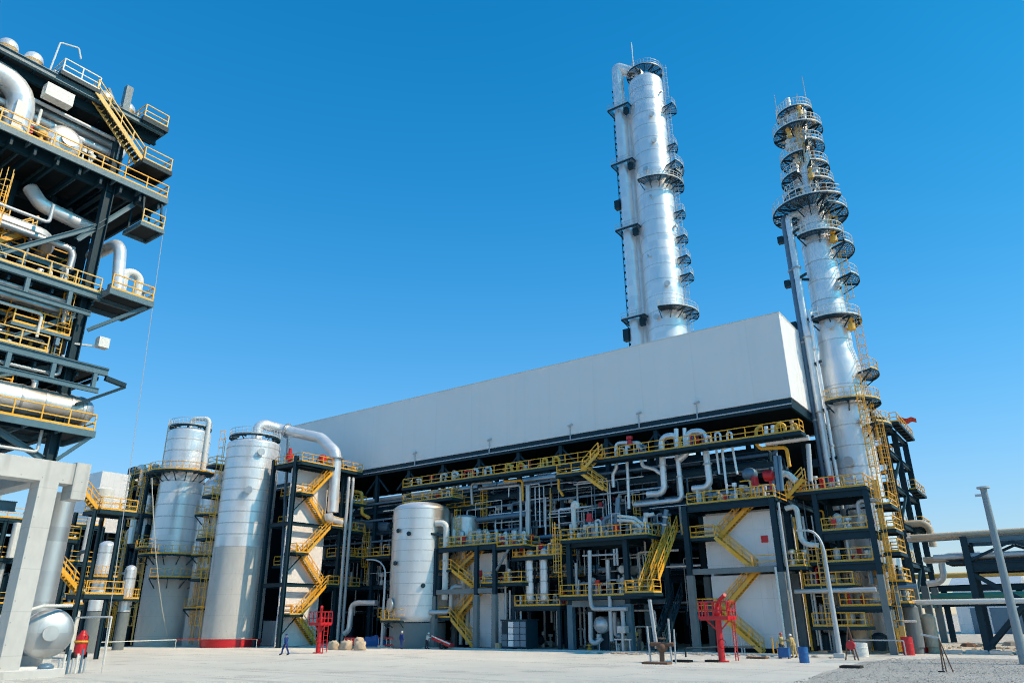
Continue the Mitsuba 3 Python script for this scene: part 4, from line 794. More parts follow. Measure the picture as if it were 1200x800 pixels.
q = V3(*(-34.25, 64.60, 1.90)); part(pu, 'motor', MB().box(q[0] - .4, q[0] + .4, q[1] - .3, q[1] + .5, q[2] - .25, q[2] + .35), 'm_galv'); part(pu, 'stand', MB().bar((q[0] - .9, q[1], q[2] - .8), (q[0] + .9, q[1], q[2] - .8), .08, .12).bar((q[0] - .7, q[1], 0), (q[0] - .7, q[1], q[2] - .8), .1, .1).bar((q[0] + .7, q[1], 0), (q[0] + .7, q[1], q[2] - .8), .1, .1).bar((q[0], q[1], 0), (q[0], q[1], q[2] - .2), .2, .2), 'm_galv')
def actuator(label, q, s=1.0, mat='m_red', cat='valve', name='control_valve'):
    q = V3(*q); t = thing(name, label, cat)
    part(t, 'body', MB().lathe(q - (0, 0, 1.0 * s), [(0, 0), (.22 * s, 0), (.22 * s, .25 * s), (.1 * s, .3 * s), (.1 * s, .62 * s), (0, .63 * s)], 10).bar(q + V3(-.55 * s, 0, -.8 * s), q + V3(.55 * s, 0, -.8 * s), .3 * s, .3 * s), 'm_galv', 40)
    part(t, 'actuator', MB().lathe(q - (0, 0, .4 * s), [(0, 0), (.42 * s, .05 * s), (.42 * s, .25 * s), (.3 * s, .3 * s), (.3 * s, .8 * s), (0, .85 * s)], 12), mat, 40)
    return t
actuator('red topped control valve on the process structure deck, left of two', (-38.29, 66.50, 12.61), 1.0)
actuator('red topped control valve on the process structure deck, right of two', (-35.29, 66.50, 11.33), 1.0)
pipe('deck_pipe', 'white hooked pipe left of the red valves on the process structure', [(-40.34, 66.80, 11.50), (-40.38, 66.80, 14.20), (-39.96, 66.80, 14.36), (-39.88, 66.80, 13.69)], .28, 'm_rail_white')
pipe('deck_pipe', 'pale blue pipe frame over the process structure deck', [(-36.87, 66.80, 11.06), (-36.79, 66.80, 12.39), (-35.33, 66.80, 12.72)], .22, 'm_bluepipe')
pipe('deck_pipe', 'thick blue grey standpipe rising from the process structure deck', [(-35.04, 66.80, 14.36), (-35.22, 66.80, 12.96), (-35.57, 66.80, 10.85)], .25, 'm_bluepipe')
pipe('deck_pipe', 'pale bundle pipe sloping right across the process structure deck, upper', [(-35.03, 66.50, 12.54), (-33.20, 66.50, 12.20), (-32.29, 66.50, 11.45), (-32.21, 66.50, 10.71)], .16, 'm_rail_white')
pipe('deck_pipe', 'pale bundle pipe sloping right across the process structure deck, lower', [(-34.96, 66.30, 12.07), (-33.27, 66.30, 11.88), (-32.55, 66.30, 11.21), (-32.53, 66.30, 10.60)], .16, 'm_rail_white')
pipe('deck_pipe', 'blue flanged standpipe behind the yellow stair of the process structure', [(-30.18, 67.50, 12.85), (-30.74, 67.50, 10.45)], .24, 'm_bluepipe', flanges=((0, .3), (0, .6)))
pipe('deck_pipe', 'pale elbow pipe above the stair head of the process structure', [(-31.25, 66.80, 12.44), (-32.16, 66.80, 12.33), (-32.31, 66.80, 11.60)], .17, 'm_rail_white')
for i in range(12):
    x = -40.6 + i * .78; r = mr.uniform(.14, .3); hh = mr.uniform(.6, 1.7); y = mr.uniform(66.2, 68.5)
    solo('deck_drum', ('silver', 'white', 'grey blue')[i % 3] + f' small drum on the process structure top deck, {ORD[i]} from the left', 'drum', MB().lathe((x, y, 10.42), [(0, 0), (r, 0), (r, hh), (r * .6, hh + .12), (0, hh + .15)], 10), ('m_alu_dull', 'm_rail_white', 'm_bluepipe')[i % 3], 40)
for i in range(8):
    x = -40.2 + i * 1.0; r = mr.uniform(.12, .28); hh = mr.uniform(.8, 2.4); y = mr.uniform(66.3, 69)
    solo('lower_drum', ('silver', 'white')[i % 2] + f' upright drum on the process structure lower deck, {ORD[i]} from the left', 'drum', MB().lathe((x, y, 4.98), [(0, 0), (r, 0), (r, hh), (r * .6, hh + .12), (0, hh + .15)], 10), ('m_alu_dull', 'm_rail_white')[i % 2], 40)

clutter(cf, -57.4, -49.5, 65.5, 68.2, 10.62, 26); clutter(cf, -49.0, -45.8, 65.2, 67.6, 10.22, 16, .5); clutter(cf, -51.2, -46.4, 65.5, 67.0, 6.52, 12)
clutter(tf, -47.6, -41.9, 66.4, 68.6, 9.12, 22, .4); clutter(tf, -47.3, -42.2, 66.2, 68.6, 4.17, 12)
clutter(mf, -41.0, -32.0, 65.7, 69.6, 10.42, 34, .2, 2.4); clutter(mf, -41.0, -33.0, 65.6, 69.4, 4.97, 26, .2); clutter(mf, -40.4, -34.4, 66.2, 69.6, .02, 16, .1)
clutter(st_, TX - 4.2, TX + .8, 58.6, 68.0, 21.82, 16, .5); clutter(st_, TX - 2.3, TX + .6, 66.7, 69.6, 17.62, 8, .4); clutter(st_, TX - 2.3, TX + .6, 66.7, 69.6, 14.02, 8, .4); clutter(st_, TX - 2.3, TX + .6, 66.7, 69.4, 7.02, 6, .4)
clutter(v0, V0[0] - 1.2, V0[0] + 3.9, V0[1] + .8, V0[1] + 2.4, 16.52, 8, .4, 1.2)

# ================================================================== white block with its yellow stairs
sb = thing('stair_block', 'plain white block with dark steel frame and yellow zigzag stairs, right of centre', 'equipment building')
part(sb, 'white_wall', MB().box(-27.0, -20.35, 69.2, 69.4, .35, 6.55), 'm_white'); part(sb, 'white_wall', MB().box(-27.2, -20.35, 69.2, 69.4, 7.2, 12.1), 'm_white')
part(sb, 'corrugated_wall', MB().box(-20.5, -20.352, 69.41, 78, .35, 12.1), 'm_clad'); part(sb, 'side_wall', MB().box(-27.0, -26.8, 69.41, 78, .35, 12.1), 'm_white'); part(sb, 'roof_deck', MB().box(-27.0, -20.4, 69.41, 78, 12.12, 12.3), 'm_galv'); part(sb, 'rear_wall', MB().box(-26.79, -20.51, 77.8, 78, .35, 12.1), 'm_white')
part(sb, 'plinth', MB().box(-27.2, -20.2, 69.1, 78.1, 0, .34), 'm_dark')
frame(sb, [-28.3, -19.9], [67.5, 71.6], [12.65], .5, .6, foot=(6.6, 'm_fireproof'))
part(sb, 'beam', MB().box(-28.0, -20.2, 67.35, 67.65, 6.65, 7.15), 'm_fireproof'); part(sb, 'beam', MB().box(-20.1, -19.75, 67.8, 71.3, 6.65, 7.15), 'm_fireproof')
part(sb, 'column', MB().ibeam((-19.9, 74.5, 0), (-19.9, 74.5, 12.4), .5, .5, .05, (0, 1, 0)), 'm_steel')
stair(sb, (-22.5, 68.0, .1), (-26.2, 68.0, 3.4)); stair(sb, (-26.0, 68.8, 3.4), (-22.4, 68.8, 6.8), side=(0, .85, 0)); stair(sb, (-22.4, 68.0, 6.95), (-25.6, 68.0, 9.9)); stair(sb, (-25.6, 68.8, 9.9), (-22.0, 68.8, 12.9), side=(0, .85, 0))
platform(sb, -28.0, -26.2, 67.7, 69.1, 3.4, 'SNW', depth=.25); platform(sb, -22.4, -20.2, 67.7, 69.1, 6.95, 'SE', depth=.2); platform(sb, -28.0, -25.6, 67.7, 69.1, 9.95, 'SNW', depth=.25)
platform(sb, -28.0, -19.7, 67.6, 71.4, 13.05, 'SEW', depth=.3)
platform(sb, -19.6, -18.0, 68.0, 71.0, 7.0, 'SE', depth=.25)
part(sb, 'danger_board', MB().box(-21.8, -21.2, 69.05, 69.197, 9.3, 9.9), 'm_red', label='small red board on the white wall')
part(sb, 'shelf_rack', MB().box(-27.9, -27.3, 69.2, 69.6, 7.2, 10.0), 'm_dark')
stair(sb, (-19.0, 69.5, 13.1), (-17.3, 69.5, 14.6), .9)
pipe('block_corner_pipe', 'pale vertical pipe at the right corner of the white block', [(-19.3, 67.3, 0), (-19.3, 67.3, 12.5)], .1, 'm_galv')
pipe('block_corner_pipe', 'slim pale pipe standing left of the right corner column of the white block', [(-20.25, 67.1, 0), (-20.25, 67.1, 7.0)], .1, 'm_rail_white')
actuator('red topped control valve on the roof of the white block, left of two', (-21.68, 69.00, 14.79), 1.1)
bv = thing('box_valve', 'red round valve beside the white elbow pipe on the white block roof', 'valve'); q = V3(*(-20.26, 69.00, 15.25)); part(bv, 'body', MB().lathe(q - (.5, 0, 0), [(0, 0), (.45, 0), (.5, .2), (.5, .8), (.3, .9), (0, .95)], 14, (1, 0, 0)).bar(q, q - (0, 0, 1.5), .2, .2), 'm_red', 40)
pipe('roof_elbow', 'white pipe elbow running right from the red round valve', [(-19.59, 69.00, 15.29), (-18.65, 69.00, 15.26), (-17.93, 69.00, 14.47)], .3, 'm_rail_white')
gl = thing('globe_drum', 'pale blue grey round drum on the roof of the white block', 'drum'); q = V3(*(-22.23, 69.50, 15.67)); part(gl, 'shell', MB().sphere(q, .75, 16, (1, 1, .85)), 'm_bluepipe', True); part(gl, 'leg', MB().bar(q - (0, 0, 1.6), q - (0, 0, .5), .3, .3), 'm_galv')
for i in range(7):
    x = -27.4 + i * 1.05; r = mr.uniform(.15, .32); hh = mr.uniform(.6, 1.6)
    solo('roof_drum', ('silver', 'yellow', 'white')[i % 3] + f' small drum on the white block roof, {ORD[i]} from the left', 'drum', MB().lathe((x, 69.4 + .3 * (i % 2), 13.07), [(0, 0), (r, 0), (r, hh), (r * .5, hh + .15), (0, hh + .18)], 10), ('m_alu_dull', 'm_yellow', 'm_rail_white')[i % 3], 40)

# ================================================================== access structure round the second column
af = thing('access_structure', 'dark steel access structure with yellow railed decks at the foot of the platform column', 'access structure')
frame(af, [-16.8, -12.5], [70.0, 75.2], [13.1], .42, .6, foot=(6.2, 'm_fireproof'))
for z, d in ((9.55, .75), (6.9, .7), (3.4, .4)): part(af, 'beam', MB().ibeam((-16.55, 70.0, z), (-12.75, 70.0, z), .3, d, .04), 'm_steel')
for z in (9.55, 6.9): part(af, 'beam', MB().ibeam((-12.5, 70.25, z), (-12.5, 74.95, z), .3, .6, .04), 'm_steel'); part(af, 'beam', MB().ibeam((-16.8, 70.25, z), (-16.8, 74.95, z), .3, .6, .04), 'm_steel')
platform(af, -19.0, -12.4, 69.8, 75.0, 13.55, 'SEN', depth=.25)
platform(af, -16.5, -12.8, 69.9, 73.5, 9.98, 'SW', depth=.2); platform(af, -16.5, -12.8, 69.9, 73.5, 7.32, 'SW', depth=.2)
platform(af, -18.6, -14.6, 69.6, 72.5, 5.4, 'SEW', depth=.3); platform(af, -16.0, -12.2, 69.9, 73, 3.7, 'SE', depth=.25); platform(af, -18.4, -14.2, 69.6, 72.5, 2.1, 'SE', depth=.25); platform(af, -19.5, -17.2, 70.0, 73, 7.4, 'SW', depth=.25)
for z in (12.0, 9.9, 8.0, 5.6, 3.9): platform(af, -12.0, -10.9, 71.0, 74.5, z, 'SEN', depth=.25)
ladder(af, (-12.0, 70.9, 0.3), 13.5, (.6, -.8, 0)); ladder(af, (-12.3, 74.6, 13.6), 24.0, (.4, -.9, 0)); ladder(af, (-11.4, 76.6, 8), 20.0, (.4, -.9, 0))
part(af, 'cable_tray', MB().box(-12.0, -11.6, 71.0, 71.3, .2, 14.2), 'm_yellow_pale')
for i, (x, y, z, r, hh) in enumerate(((-15.4, 71.2, 10.0, .4, 1.4), (-13.6, 71.0, 10.0, .28, 1.0), (-15.9, 71, 7.35, .3, 1.1), (-13.4, 71, 7.35, .35, .9), (-16.8, 70.8, 5.45, .5, .9), (-15.6, 70.8, 2.15, .45, 1.0), (-13.2, 71, 3.75, .4, 1.1))):
    solo('frame_drum', ('white drum at the left', 'silver drum at the right', 'white drum at the left', 'silver drum at the right', 'fat white drum', 'silver drum', 'white drum')[i] + ' on the ' + ('upper', 'upper', 'second', 'second', 'third', 'lowest', 'fourth')[i] + ' deck of the access structure', 'drum', MB().lathe((x, y, z), [(0, 0), (r * .5, 0), (r * .5, .25), (r, .3), (r, hh), (r * .4, hh + .2), (0, hh + .25)], 12), ('m_rail_white', 'm_alu_dull')[i % 2], 40)
for i, (x, y, r, hh) in enumerate(((-15.2, 72.0, .75, 1.9), (-11.2, 73, .6, 3.6), (-10.2, 74.5, .55, 2.8), (-17.8, 72.2, .5, 2.8))):
    solo('foot_vessel', ('beige upright vessel behind the thick lamp post', 'grey upright vessel just right of the access structure foot', 'beige upright vessel farthest right of the access structure foot', 'silver upright vessel left inside the access structure foot')[i], 'vessel', MB().lathe((x, y, 0), [(r * .8, 0), (r * .8, .4), (r, .5), (r, hh), (r * .6, hh + .25), (0, hh + .3)], 18), ('m_sack', 'm_fireproof', 'm_sack', 'm_galv')[i], 40)
pipe('frame_elbow', 'white pipe elbow dropping left of the access structure', [(-19.4, 69.6, 12.2), (-18.4, 69.6, 12.4), (-18.4, 69.6, 9.0), (-17.0, 69.6, 8.8)], .24, 'm_rail_white', bend=.8)
pipe('frame_level_pipe', 'level silver pipe crossing in front of the access structure', [(-19.5, 69.3, 5.0), (-12.9, 69.3, 5.0)], .2, 'm_galv')
arn = random.Random(41)
for i in range(34):
    z = arn.choice([.2, 2.2, 3.8, 5.5, 7.4, 10.0]); x = arn.uniform(-18.8, -11.2); y = arn.uniform(70.3, 73.0); r = arn.choice([.06, .09, .12, .18]); hh = arn.uniform(1.2, 3.2)
    pts = [(x, y, z), (x, y, z + hh)] + ([(x + arn.uniform(-2, 2), y, z + hh)] if arn.random() < .6 else [])
    part(af, 'pipe', MB().tube(pts, r, 8), arn.choice(['m_alu_dull', 'm_galv', 'm_rail_white', 'm_bluepipe', 'm_steel', 'm_yellow']), 45)
for i in range(12):
    z = arn.choice([.2, 2.2, 3.8, 5.5]); x = arn.uniform(-18.5, -12.8); r = arn.uniform(.25, .6)
    part(af, 'drum', MB().lathe((x, arn.uniform(70.8, 73.0), z), [(0, 0), (r, .05), (r, 1.2), (r * .5, 1.4), (0, 1.45)], 12), arn.choice(['m_sack', 'm_fireproof', 'm_galv', 'm_steel']), 40)
for z in (2.1, 5.4): ladder(af, (-17.0, 69.4, z), z + 3.6, (0, -1, 0), cage=False)
for i, x in enumerate((-19.0, -18.2, -17.4)): pipe('frame_stand_pipe', f'thin dull vertical pipe between white block and access structure, {("left", "middle", "right")[i]} of three', [(x, 70.4, .2), (x, 70.4, 11.5)], (.09, .12, .07)[i], ('m_yellow', 'm_alu_dull', 'm_galv')[i])

clutter(sb, -27.6, -20.0, 68.0, 71.2, 13.07, 26, .45, 2.0); clutter(sb, -19.4, -18.1, 68.3, 70.8, 7.02, 5, .4)
for z, x0, x1 in ((10.0, -16.3, -12.9), (7.34, -16.3, -12.9), (5.42, -18.4, -14.8), (3.72, -15.8, -12.4), (2.12, -18.2, -14.4), (13.57, -18.8, -12.6)): clutter(af, x0, x1, 70.1, 73.0, z, 9, .3)
# ================================================================== open steel tower at the right edge of the plant
tw = thing('open_tower', 'tall open dark steel tower right of the platform column', 'steel tower')
TWX, TWY = [-19.5, -12.8], [88.0, 95.5, 103.0]
frame(tw, TWX, TWY, [4.0, 8.0, 12.0, 16.0, 20.0, 23.3], .6, .5, foot=(6.0, 'm_fireproof'))
for z0, z1 in ((4, 8), (12, 16), (16, 20)): part(tw, 'brace', MB().bar((-12.8, 88.3, z0 + .2), (-12.8, 95.2, z1 - .2), .25, .25), 'm_steel')
for z in (8.0, 12.0, 16.0, 20.0, 23.3):
    platform(tw, -19.2, -13.2, 88.2, 95, z + .4, 'SE', depth=.25)
for z, y0, y1 in ((23.8, 92, 103), (16.6, 96, 103), (12.4, 96, 102)): platform(tw, -12.4, -11.7, y0, y1, z, 'SEN', depth=.25)
platform(tw, -19.0, -13.4, 86.2, 87.8, 24.0, 'SEW', depth=.3)
ladder(tw, (-14.2, 87.4, 8), 24, (.2, -1, 0), 'm_yellow'); ladder(tw, (-15.6, 87.4, 6), 24, (.2, -1, 0), 'm_yellow_pale')
for z, x0 in ((18.2, -18.5), (14.4, -18.5), (20.9, -18)): part(tw, 'shelf_box', MB().box(x0, -13.8, 87.9, 88.15, z, z + 1.1), 'm_bluepipe')
for y, z0, z1 in ((96.5, 8, 11), (99, 8, 12.5), (90, 3.5, 7)): part(tw, 'small_vessel', MB().lathe((-14.5, y, z0), [(0, 0), (.9, .2), (.9, z1 - z0), (0, z1 - z0 + .3)], 16), 'm_galv', 40)
fl = thing('wind_flag', 'small orange red flag streaming from the top of the open steel tower', 'flag')
part(fl, 'pole', MB().cyl((-12.5, 99, 23.6), (-12.5, 99, 26.1), .06, 6), 'm_galv')
fv = [(-12.5 + .13 * i, 99 + .02 * math.sin(i), 25.0 + j * .28 * (1 - i * .025) + .1 * math.sin(i * .7)) for j in range(4) for i in range(16)]
ff = [[j * 16 + i, j * 16 + i + 1, (j + 1) * 16 + i + 1] for j in range(3) for i in range(15)] + [[j * 16 + i, (j + 1) * 16 + i + 1, (j + 1) * 16 + i] for j in range(3) for i in range(15)]
part(fl, 'cloth', MB().add(fv, ff), 'm_flag', True)
pipe('tower_elbow', 'fat pinkish grey pipe elbow poking out right of the open steel tower', [(-13.5, 94.2, 12.6), (-11.0, 94.4, 12.6), (-11.0, 94.4, 10.0)], .38, 'm_sack', bend=.9, n=16)
pipe('tower_elbow', 'silver pipe swan neck between the open tower and the pipe bridge', [(-6.0, 84, 8.3), (-9.4, 84, 8.3), (-9.4, 84, 6.0), (-11.0, 84, 5.8)], .3, 'm_galv', bend=.9)

# ================================================================== pipe bridge at the far right
pb = thing('pipe_bridge', 'dark blue green braced steel pipe bridge at the far right edge', 'pipe bridge')
BX = [-6.4, .4, 7.2, 14.0, 20.8]; BY = [75.5, 80.0]
ZT, ZM = 9.0, 6.75
for x in BX:
    for y in BY: part(pb, 'column', MB().ibeam((x, y, .15), (x, y, ZT + .3), .5, .5, .05, (0, 1, 0)), 'm_steel'); part(pb, 'column_plinth', MB().box(x - .6, x + .6, y - .6, y + .6, 0, .15), 'm_conc')
for y in BY:
    for x0, x1 in zip(BX[:-1], BX[1:]):
        part(pb, 'beam', MB().ibeam((x0 + .26, y, ZT), (x1 - .26, y, ZT), .3, .45, .04), 'm_steel_pale'); part(pb, 'beam', MB().ibeam((x0 + .26, y, ZM), (x1 - .26, y, ZM), .4, .7, .05), 'm_steel')
        xm = (x0 + x1) / 2
        for a, b in (((x0 + .2, y, ZM + .6), (xm, y, ZT - .3)), ((xm, y, ZT - .3), (x1 - .2, y, ZM + .6))): part(pb, 'brace', MB().bar(a, b, .22, .22), 'm_steel')
        for a, b in (((x0 + .2, y, ZM - .6), (xm, y, 3.9)), ((x0 + .1, y, .5), (xm, y, 3.9)), ((xm, y, 3.9), (x1 - .1, y, .5)), ((xm, y, 3.9), (x1 - .2, y, ZM - .6))): part(pb, 'brace', MB().bar(a, b, .32, .32), 'm_steel')
for x in BX:
    for z in (ZT, ZM): part(pb, 'beam', MB().ibeam((x, BY[0] + .26, z), (x, BY[1] - .26, z), .3, .45, .04), 'm_steel')
platform(pb, -8, 24, 75.8, 79.8, ZM + .55, '', depth=.2)
for i, (y, z, r, m, x0) in enumerate(((76.2, ZT + .55, .26, 'm_sack', -10.5), (77.3, ZT + .5, .22, 'm_galv', -11), (78.4, ZT + .55, .28, 'm_bluepipe', -11), (76.0, ZM + .95, .26, 'm_galv', -9.0), (77.2, ZM + .9, .24, 'm_sack', -10), (78.2, ZM + .85, .25, 'm_galv', -10))):
    pipe('bridge_pipe', ('beige', 'silver', 'blue grey', 'silver', 'beige', 'pale')[i] + f' pipe lying along the {("top" if i < 3 else "middle")} of the pipe bridge, {("front", "centre", "rear")[i % 3]} row', [(x0, y, z), (34, y, z)], r, m, group=None)
pipe('low_beam_pipe', 'pale beige pipe crossing low in front of the pipe bridge legs', [(-12.0, 74.0, 4.0), (-2.6, 74.0, 4.0)], .22, 'm_rail_white')
rb = thing('rear_bridge', 'second dark pipe bridge with green pipes seen behind the first', 'pipe bridge')
for x in (-12, -4.5, 3, 10.5, 18): part(rb, 'column', MB().ibeam((x, 104, 0), (x, 104, 6.2), .6, .6, .05, (0, 1, 0)), 'm_steel')
part(rb, 'beam', MB().ibeam((-16, 103.6, 5.9), (30, 103.6, 5.9), .4, .7, .05), 'm_steel'); part(rb, 'beam', MB().ibeam((-16, 103.6, 4.2), (30, 103.6, 4.2), .4, .7, .05), 'm_steel')
pipe('green_pipe', 'green pipe lying along the rear pipe bridge', [(-17, 103.0, 5.0), (32, 103.0, 5.0)], .4, 'm_green')
pipe('rear_yellow_pipe', 'yellow brown pipe lying along the top of the rear pipe bridge', [(-17, 103.0, 7.3), (32, 103.0, 7.3)], .3, 'm_yellow_pale')

# ================================================================== far sheds, hoarding and horizon
for i, (x0, x1, y, hh, m, l) in enumerate(((-16, -6.5, 150, 7.5, 'm_white', 'long white shed behind the pipe bridge, left of two'), (-4, 26, 160, 8.6, 'm_far', 'long pale grey shed behind the pipe bridge, right of two'))):
    t = thing('far_shed', l, 'shed')
    part(t, 'wall', MB().box(x0, x1, y, y + 20, 0, hh), m); part(t, 'roof', MB().add([(x0 - .5, y - .5, hh), (x1 + .5, y - .5, hh), (x1 + .5, y + 20.5, hh), (x0 - .5, y + 20.5, hh), (x0 - .5, y + 10, hh + 2), (x1 + .5, y + 10, hh + 2)], [[0, 1, 5], [0, 5, 4], [3, 5, 2], [3, 4, 5], [0, 4, 3], [1, 2, 5]]), 'm_galv')
    for k in range(3): part(t, 'door', MB().box(x0 + 2 + k * (x1 - x0) / 3.4, x0 + 4.5 + k * (x1 - x0) / 3.4, y - .08, y - .003, 0, 4), 'm_bluepipe')
fn = thing('far_fence', 'low grey mesh fence far off at the right edge', 'fence')
m = MB()
for x in np.arange(-2, 40, 1.2): m.bar((x, 97, 0), (x, 97, 3.2), .09, .09)
m.bar((-2, 97, 3.1), (40, 97, 3.1), .08, .08); m.bar((-2, 97, .3), (40, 97, .3), .08, .08); part(fn, 'railing', m, 'm_galv')
dr_ = random.Random(4)
for i in range(9):
    x = -9 + i * 1.5 + dr_.uniform(-.4, .4); y = dr_.uniform(90, 96); s = dr_.uniform(.4, .8)
    solo('debris_heap', ('brown', 'beige', 'grey')[i % 3] + f' heap of building debris under the pipe bridge, {ORD[i]} from the left', 'debris', MB().sphere((x, y, 0), s, 8, (1.6, 1.1, .7)), ('m_rust', 'm_sack', 'm_soil')[i % 3])

# ================================================================== poles and lamps
gp = thing('grey_pole', 'thick bare leaning looking grey steel pole with a flange top at the right edge', 'pole')
part(gp, 'shaft', MB().lathe((-3.22, 59.95, 0), [(.34, 0), (.34, .05), (.29, .06), (.2, 11.1)], 20), 'm_pole', 40); part(gp, 'top_flange', MB().lathe((-3.22, 59.95, 11.1), [(0, 0), (.4, 0), (.4, .12), (0, .13)], 20).box(-3.8, -3.35, 59.85, 60.05, 10.6, 10.75), 'm_galv', 40)
def lamp(label, x, y, hgt, r, arm, foot=True):
    t = thing('street_lamp', label, 'street lamp'); a = V3(*arm)
    n = 10; pts = [V3(x, y, 0), V3(x, y, hgt * .82)] + [V3(x, y, hgt * .82) + V3(a[0] * (1 - math.cos(u)), a[1] * (1 - math.cos(u)), hgt * .18 * math.sin(u)) for u in np.linspace(.25, 1.5, 6)]
    rad = [r, r * .62] + [r * .5] * 6
    part(t, 'post', MB().tube(pts, rad, 12, bend=0), 'm_galv', 45)
    q = pts[-1]; d = a / np.linalg.norm(a); part(t, 'lamp_head', MB().bar(q - d * .1, q + d * .9 + (0, 0, .05), .3, .12), 'm_galv')
    if foot: part(t, 'foot_block', MB().box(x - r * 1.9, x + r * 1.9, y - r * 1.9, y + r * 1.9, 0, .3), 'm_conc')
lamp('thick tapering lamp post in front of the access structure at the right', -15.14, 63.46, 9.5, .21, (-1.05, -.1, 0))
lamp('slim pale lamp post left of the stout white vessel', -63.5, 62.6, 9.6, .17, (-2.4, 0, 0))
x, y, _ = (-115.92, 61.50, 0.00); lamp('slim lamp post before the dark columns at the far left', x, y, 6.4, .14, (-1.6, -.6, 0))

# ================================================================== red fire monitor towers
def monitor(label, x, y, H, w):
    t = thing('monitor_tower', label, 'fire monitor tower')
    part(t, 'post', MB().lathe((x, y, 0), [(.5, 0), (.5, .08), (.24, .1), (.22, H)], 16), 'm_red', 40)
    k = part(t, 'deck', MB().box(x - w, x + w, y - w * .8, y + w * .8, H, H + .12), 'm_red')
    for p in ([(x - w, y - w * .8), (x + w, y - w * .8)], [(x - w, y + w * .8), (x + w, y + w * .8)], [(x - w, y - w * .8), (x - w, y + w * .8)], [(x + w, y - w * .8), (x + w, y + w * .8)]):
        part(k, 'guardrail', rail_mb([(p[0][0], p[0][1], H + .1), (p[1][0], p[1][1], H + .1)], 1.15, .07, step=.5), 'm_red')
    part(t, 'nozzle_gun', MB().tube([(x, y, H), (x, y, H + 1.0), (x + .4, y - .3, H + 1.4), (x + 1.0, y - .8, H + 1.7)], .13, 10).lathe((x, y, H + .3), [(.2, 0), (.25, .2), (.2, .5)], 10), 'm_red', 40)
    part(t, 'knee_brace', MB().bar((x - w * .8, y, H), (x, y, H - .8), .09, .09).bar((x + w * .8, y, H), (x, y, H - .8), .09, .09), 'm_red')
    ladder(t, (x + w + .05, y, .1), H + .2, (1, 0, 0), 'm_red', cage=False)
    part(t, 'hand_wheel', MB().lathe((x + .25, y - .4, 1.2), [(.3, 0), (.33, .03), (.3, .06), (.27, .03)], 14, (0, 1, 0)), 'm_red')
monitor('red fire monitor tower standing before the white block', -20.9, 54.1, 2.75, 1.05)
monitor('red fire monitor tower standing before the white stair tower, left', -59.9, 50.6, 2.5, .85)

# ================================================================== big process tower on concrete legs at the left edge
pt_ = thing('process_tower', 'huge dark steel process tower with yellow railed decks on concrete legs, left edge', 'process tower')
FX = -50.0
pad = .42
struct('tower_pad', MB().box(-75, -49.2, -4, 22.6, -.2, pad), 'm_conc', label='raised concrete pad under the process tower')
LY = [2.0, 11.0, 19.85]
for x in (-50.65, -61.5):
    for y in LY: part(pt_, 'concrete_leg', MB().box(x - .65, x + .65, y - .55, y + .55, pad, 11.2), 'm_conc')
    part(pt_, 'concrete_beam', MB().box(x - .65, x + .653, -1, 21.2, 11.2, 12.5), 'm_conc')
for y in LY: part(pt_, 'concrete_beam', MB().box(-60.84, -51.31, y - .5, y + .5, 11.25, 12.45), 'm_conc')
SY = [2.0, 11.0, 19.9]
part(pt_, 'concrete_cap', MB().box(-51.3, -49.9, 21.2, 22.1, 10.3, 12.6), 'm_conc')
lev = [14.6, 19.0, 24.2, 33.0, 38.6]
for x in (-50.9, -61.5):
    for y in SY: part(pt_, 'column', MB().ibeam((x, y, 12.5), (x, y, 38.9), .62, .62, .06, (0, 1, 0)), 'm_steel')
for z in lev:
    for x in (-50.9, -56.2, -61.5):
        part(pt_, 'beam', MB().ibeam((x, -1, z), (x, SY[-1] + (.2 if z < 30 else 2.6), z), .35, .6 if z < 30 else .9, .05), 'm_steel')
    for y in SY: part(pt_, 'beam', MB().ibeam((-61.2, y, z - .1), (-51.25, y, z - .1), .35, .6, .05), 'm_steel')
for a, b in (((-50.9, 19.6, 29.5), (-50.9, 14.2, 25.0)), ((-50.9, 19.6, 22.6), (-50.9, 16.3, 20.0)), ((-50.9, 12, 15.6), (-50.9, 18.8, 18.6)), ((-50.9, 11.3, 30), (-50.9, 14.6, 24.8)), ((-50.9, 14.0, 18.6), (-50.9, 12.6, 15.6)), ((-50.9, 16.2, 14.2), (-50.9, 19.5, 12.7)), ((-50.9, 18.6, 28.0), (-50.9, 21.8, 32.4)), ((-56.2, 19.6, 26), (-56.2, 12, 31)), ((-61.5, 19.6, 26), (-61.5, 11.4, 32)), ((-61.5, 19.6, 15), (-61.5, 11.4, 18.6))):
    part(pt_, 'brace', MB().ibeam(a, b, .34, .34, .04), 'm_steel_pale')
# front edge girders that catch the sun
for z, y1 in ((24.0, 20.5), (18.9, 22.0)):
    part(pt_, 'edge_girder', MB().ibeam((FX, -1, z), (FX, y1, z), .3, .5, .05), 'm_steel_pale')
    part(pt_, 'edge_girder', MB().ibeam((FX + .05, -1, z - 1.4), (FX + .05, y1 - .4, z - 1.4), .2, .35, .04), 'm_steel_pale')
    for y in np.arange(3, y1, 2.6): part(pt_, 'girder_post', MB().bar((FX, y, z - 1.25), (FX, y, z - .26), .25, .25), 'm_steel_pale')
    for y in np.arange(2, y1, 1.3): part(pt_, 'joist', MB().bar((FX - .2, y, z - .5), (FX - 11, y, z - .5), .14, .26), 'm_steel')
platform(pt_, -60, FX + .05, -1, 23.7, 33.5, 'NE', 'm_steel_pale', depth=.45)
for y in np.arange(3, 23.5, 1.45): part(pt_, 'joist', MB().bar((FX - .1, y, 32.7), (FX - 11, y, 32.7), .16, .5), 'm_steel')
platform(pt_, -60, FX - .1, -1, 20.4, 24.3, '', 'm_steel', depth=.2); part(pt_, 'guardrail', rail_mb([(FX, -1, 24.3), (FX, 20.4, 24.3)]), 'm_yellow_pale')
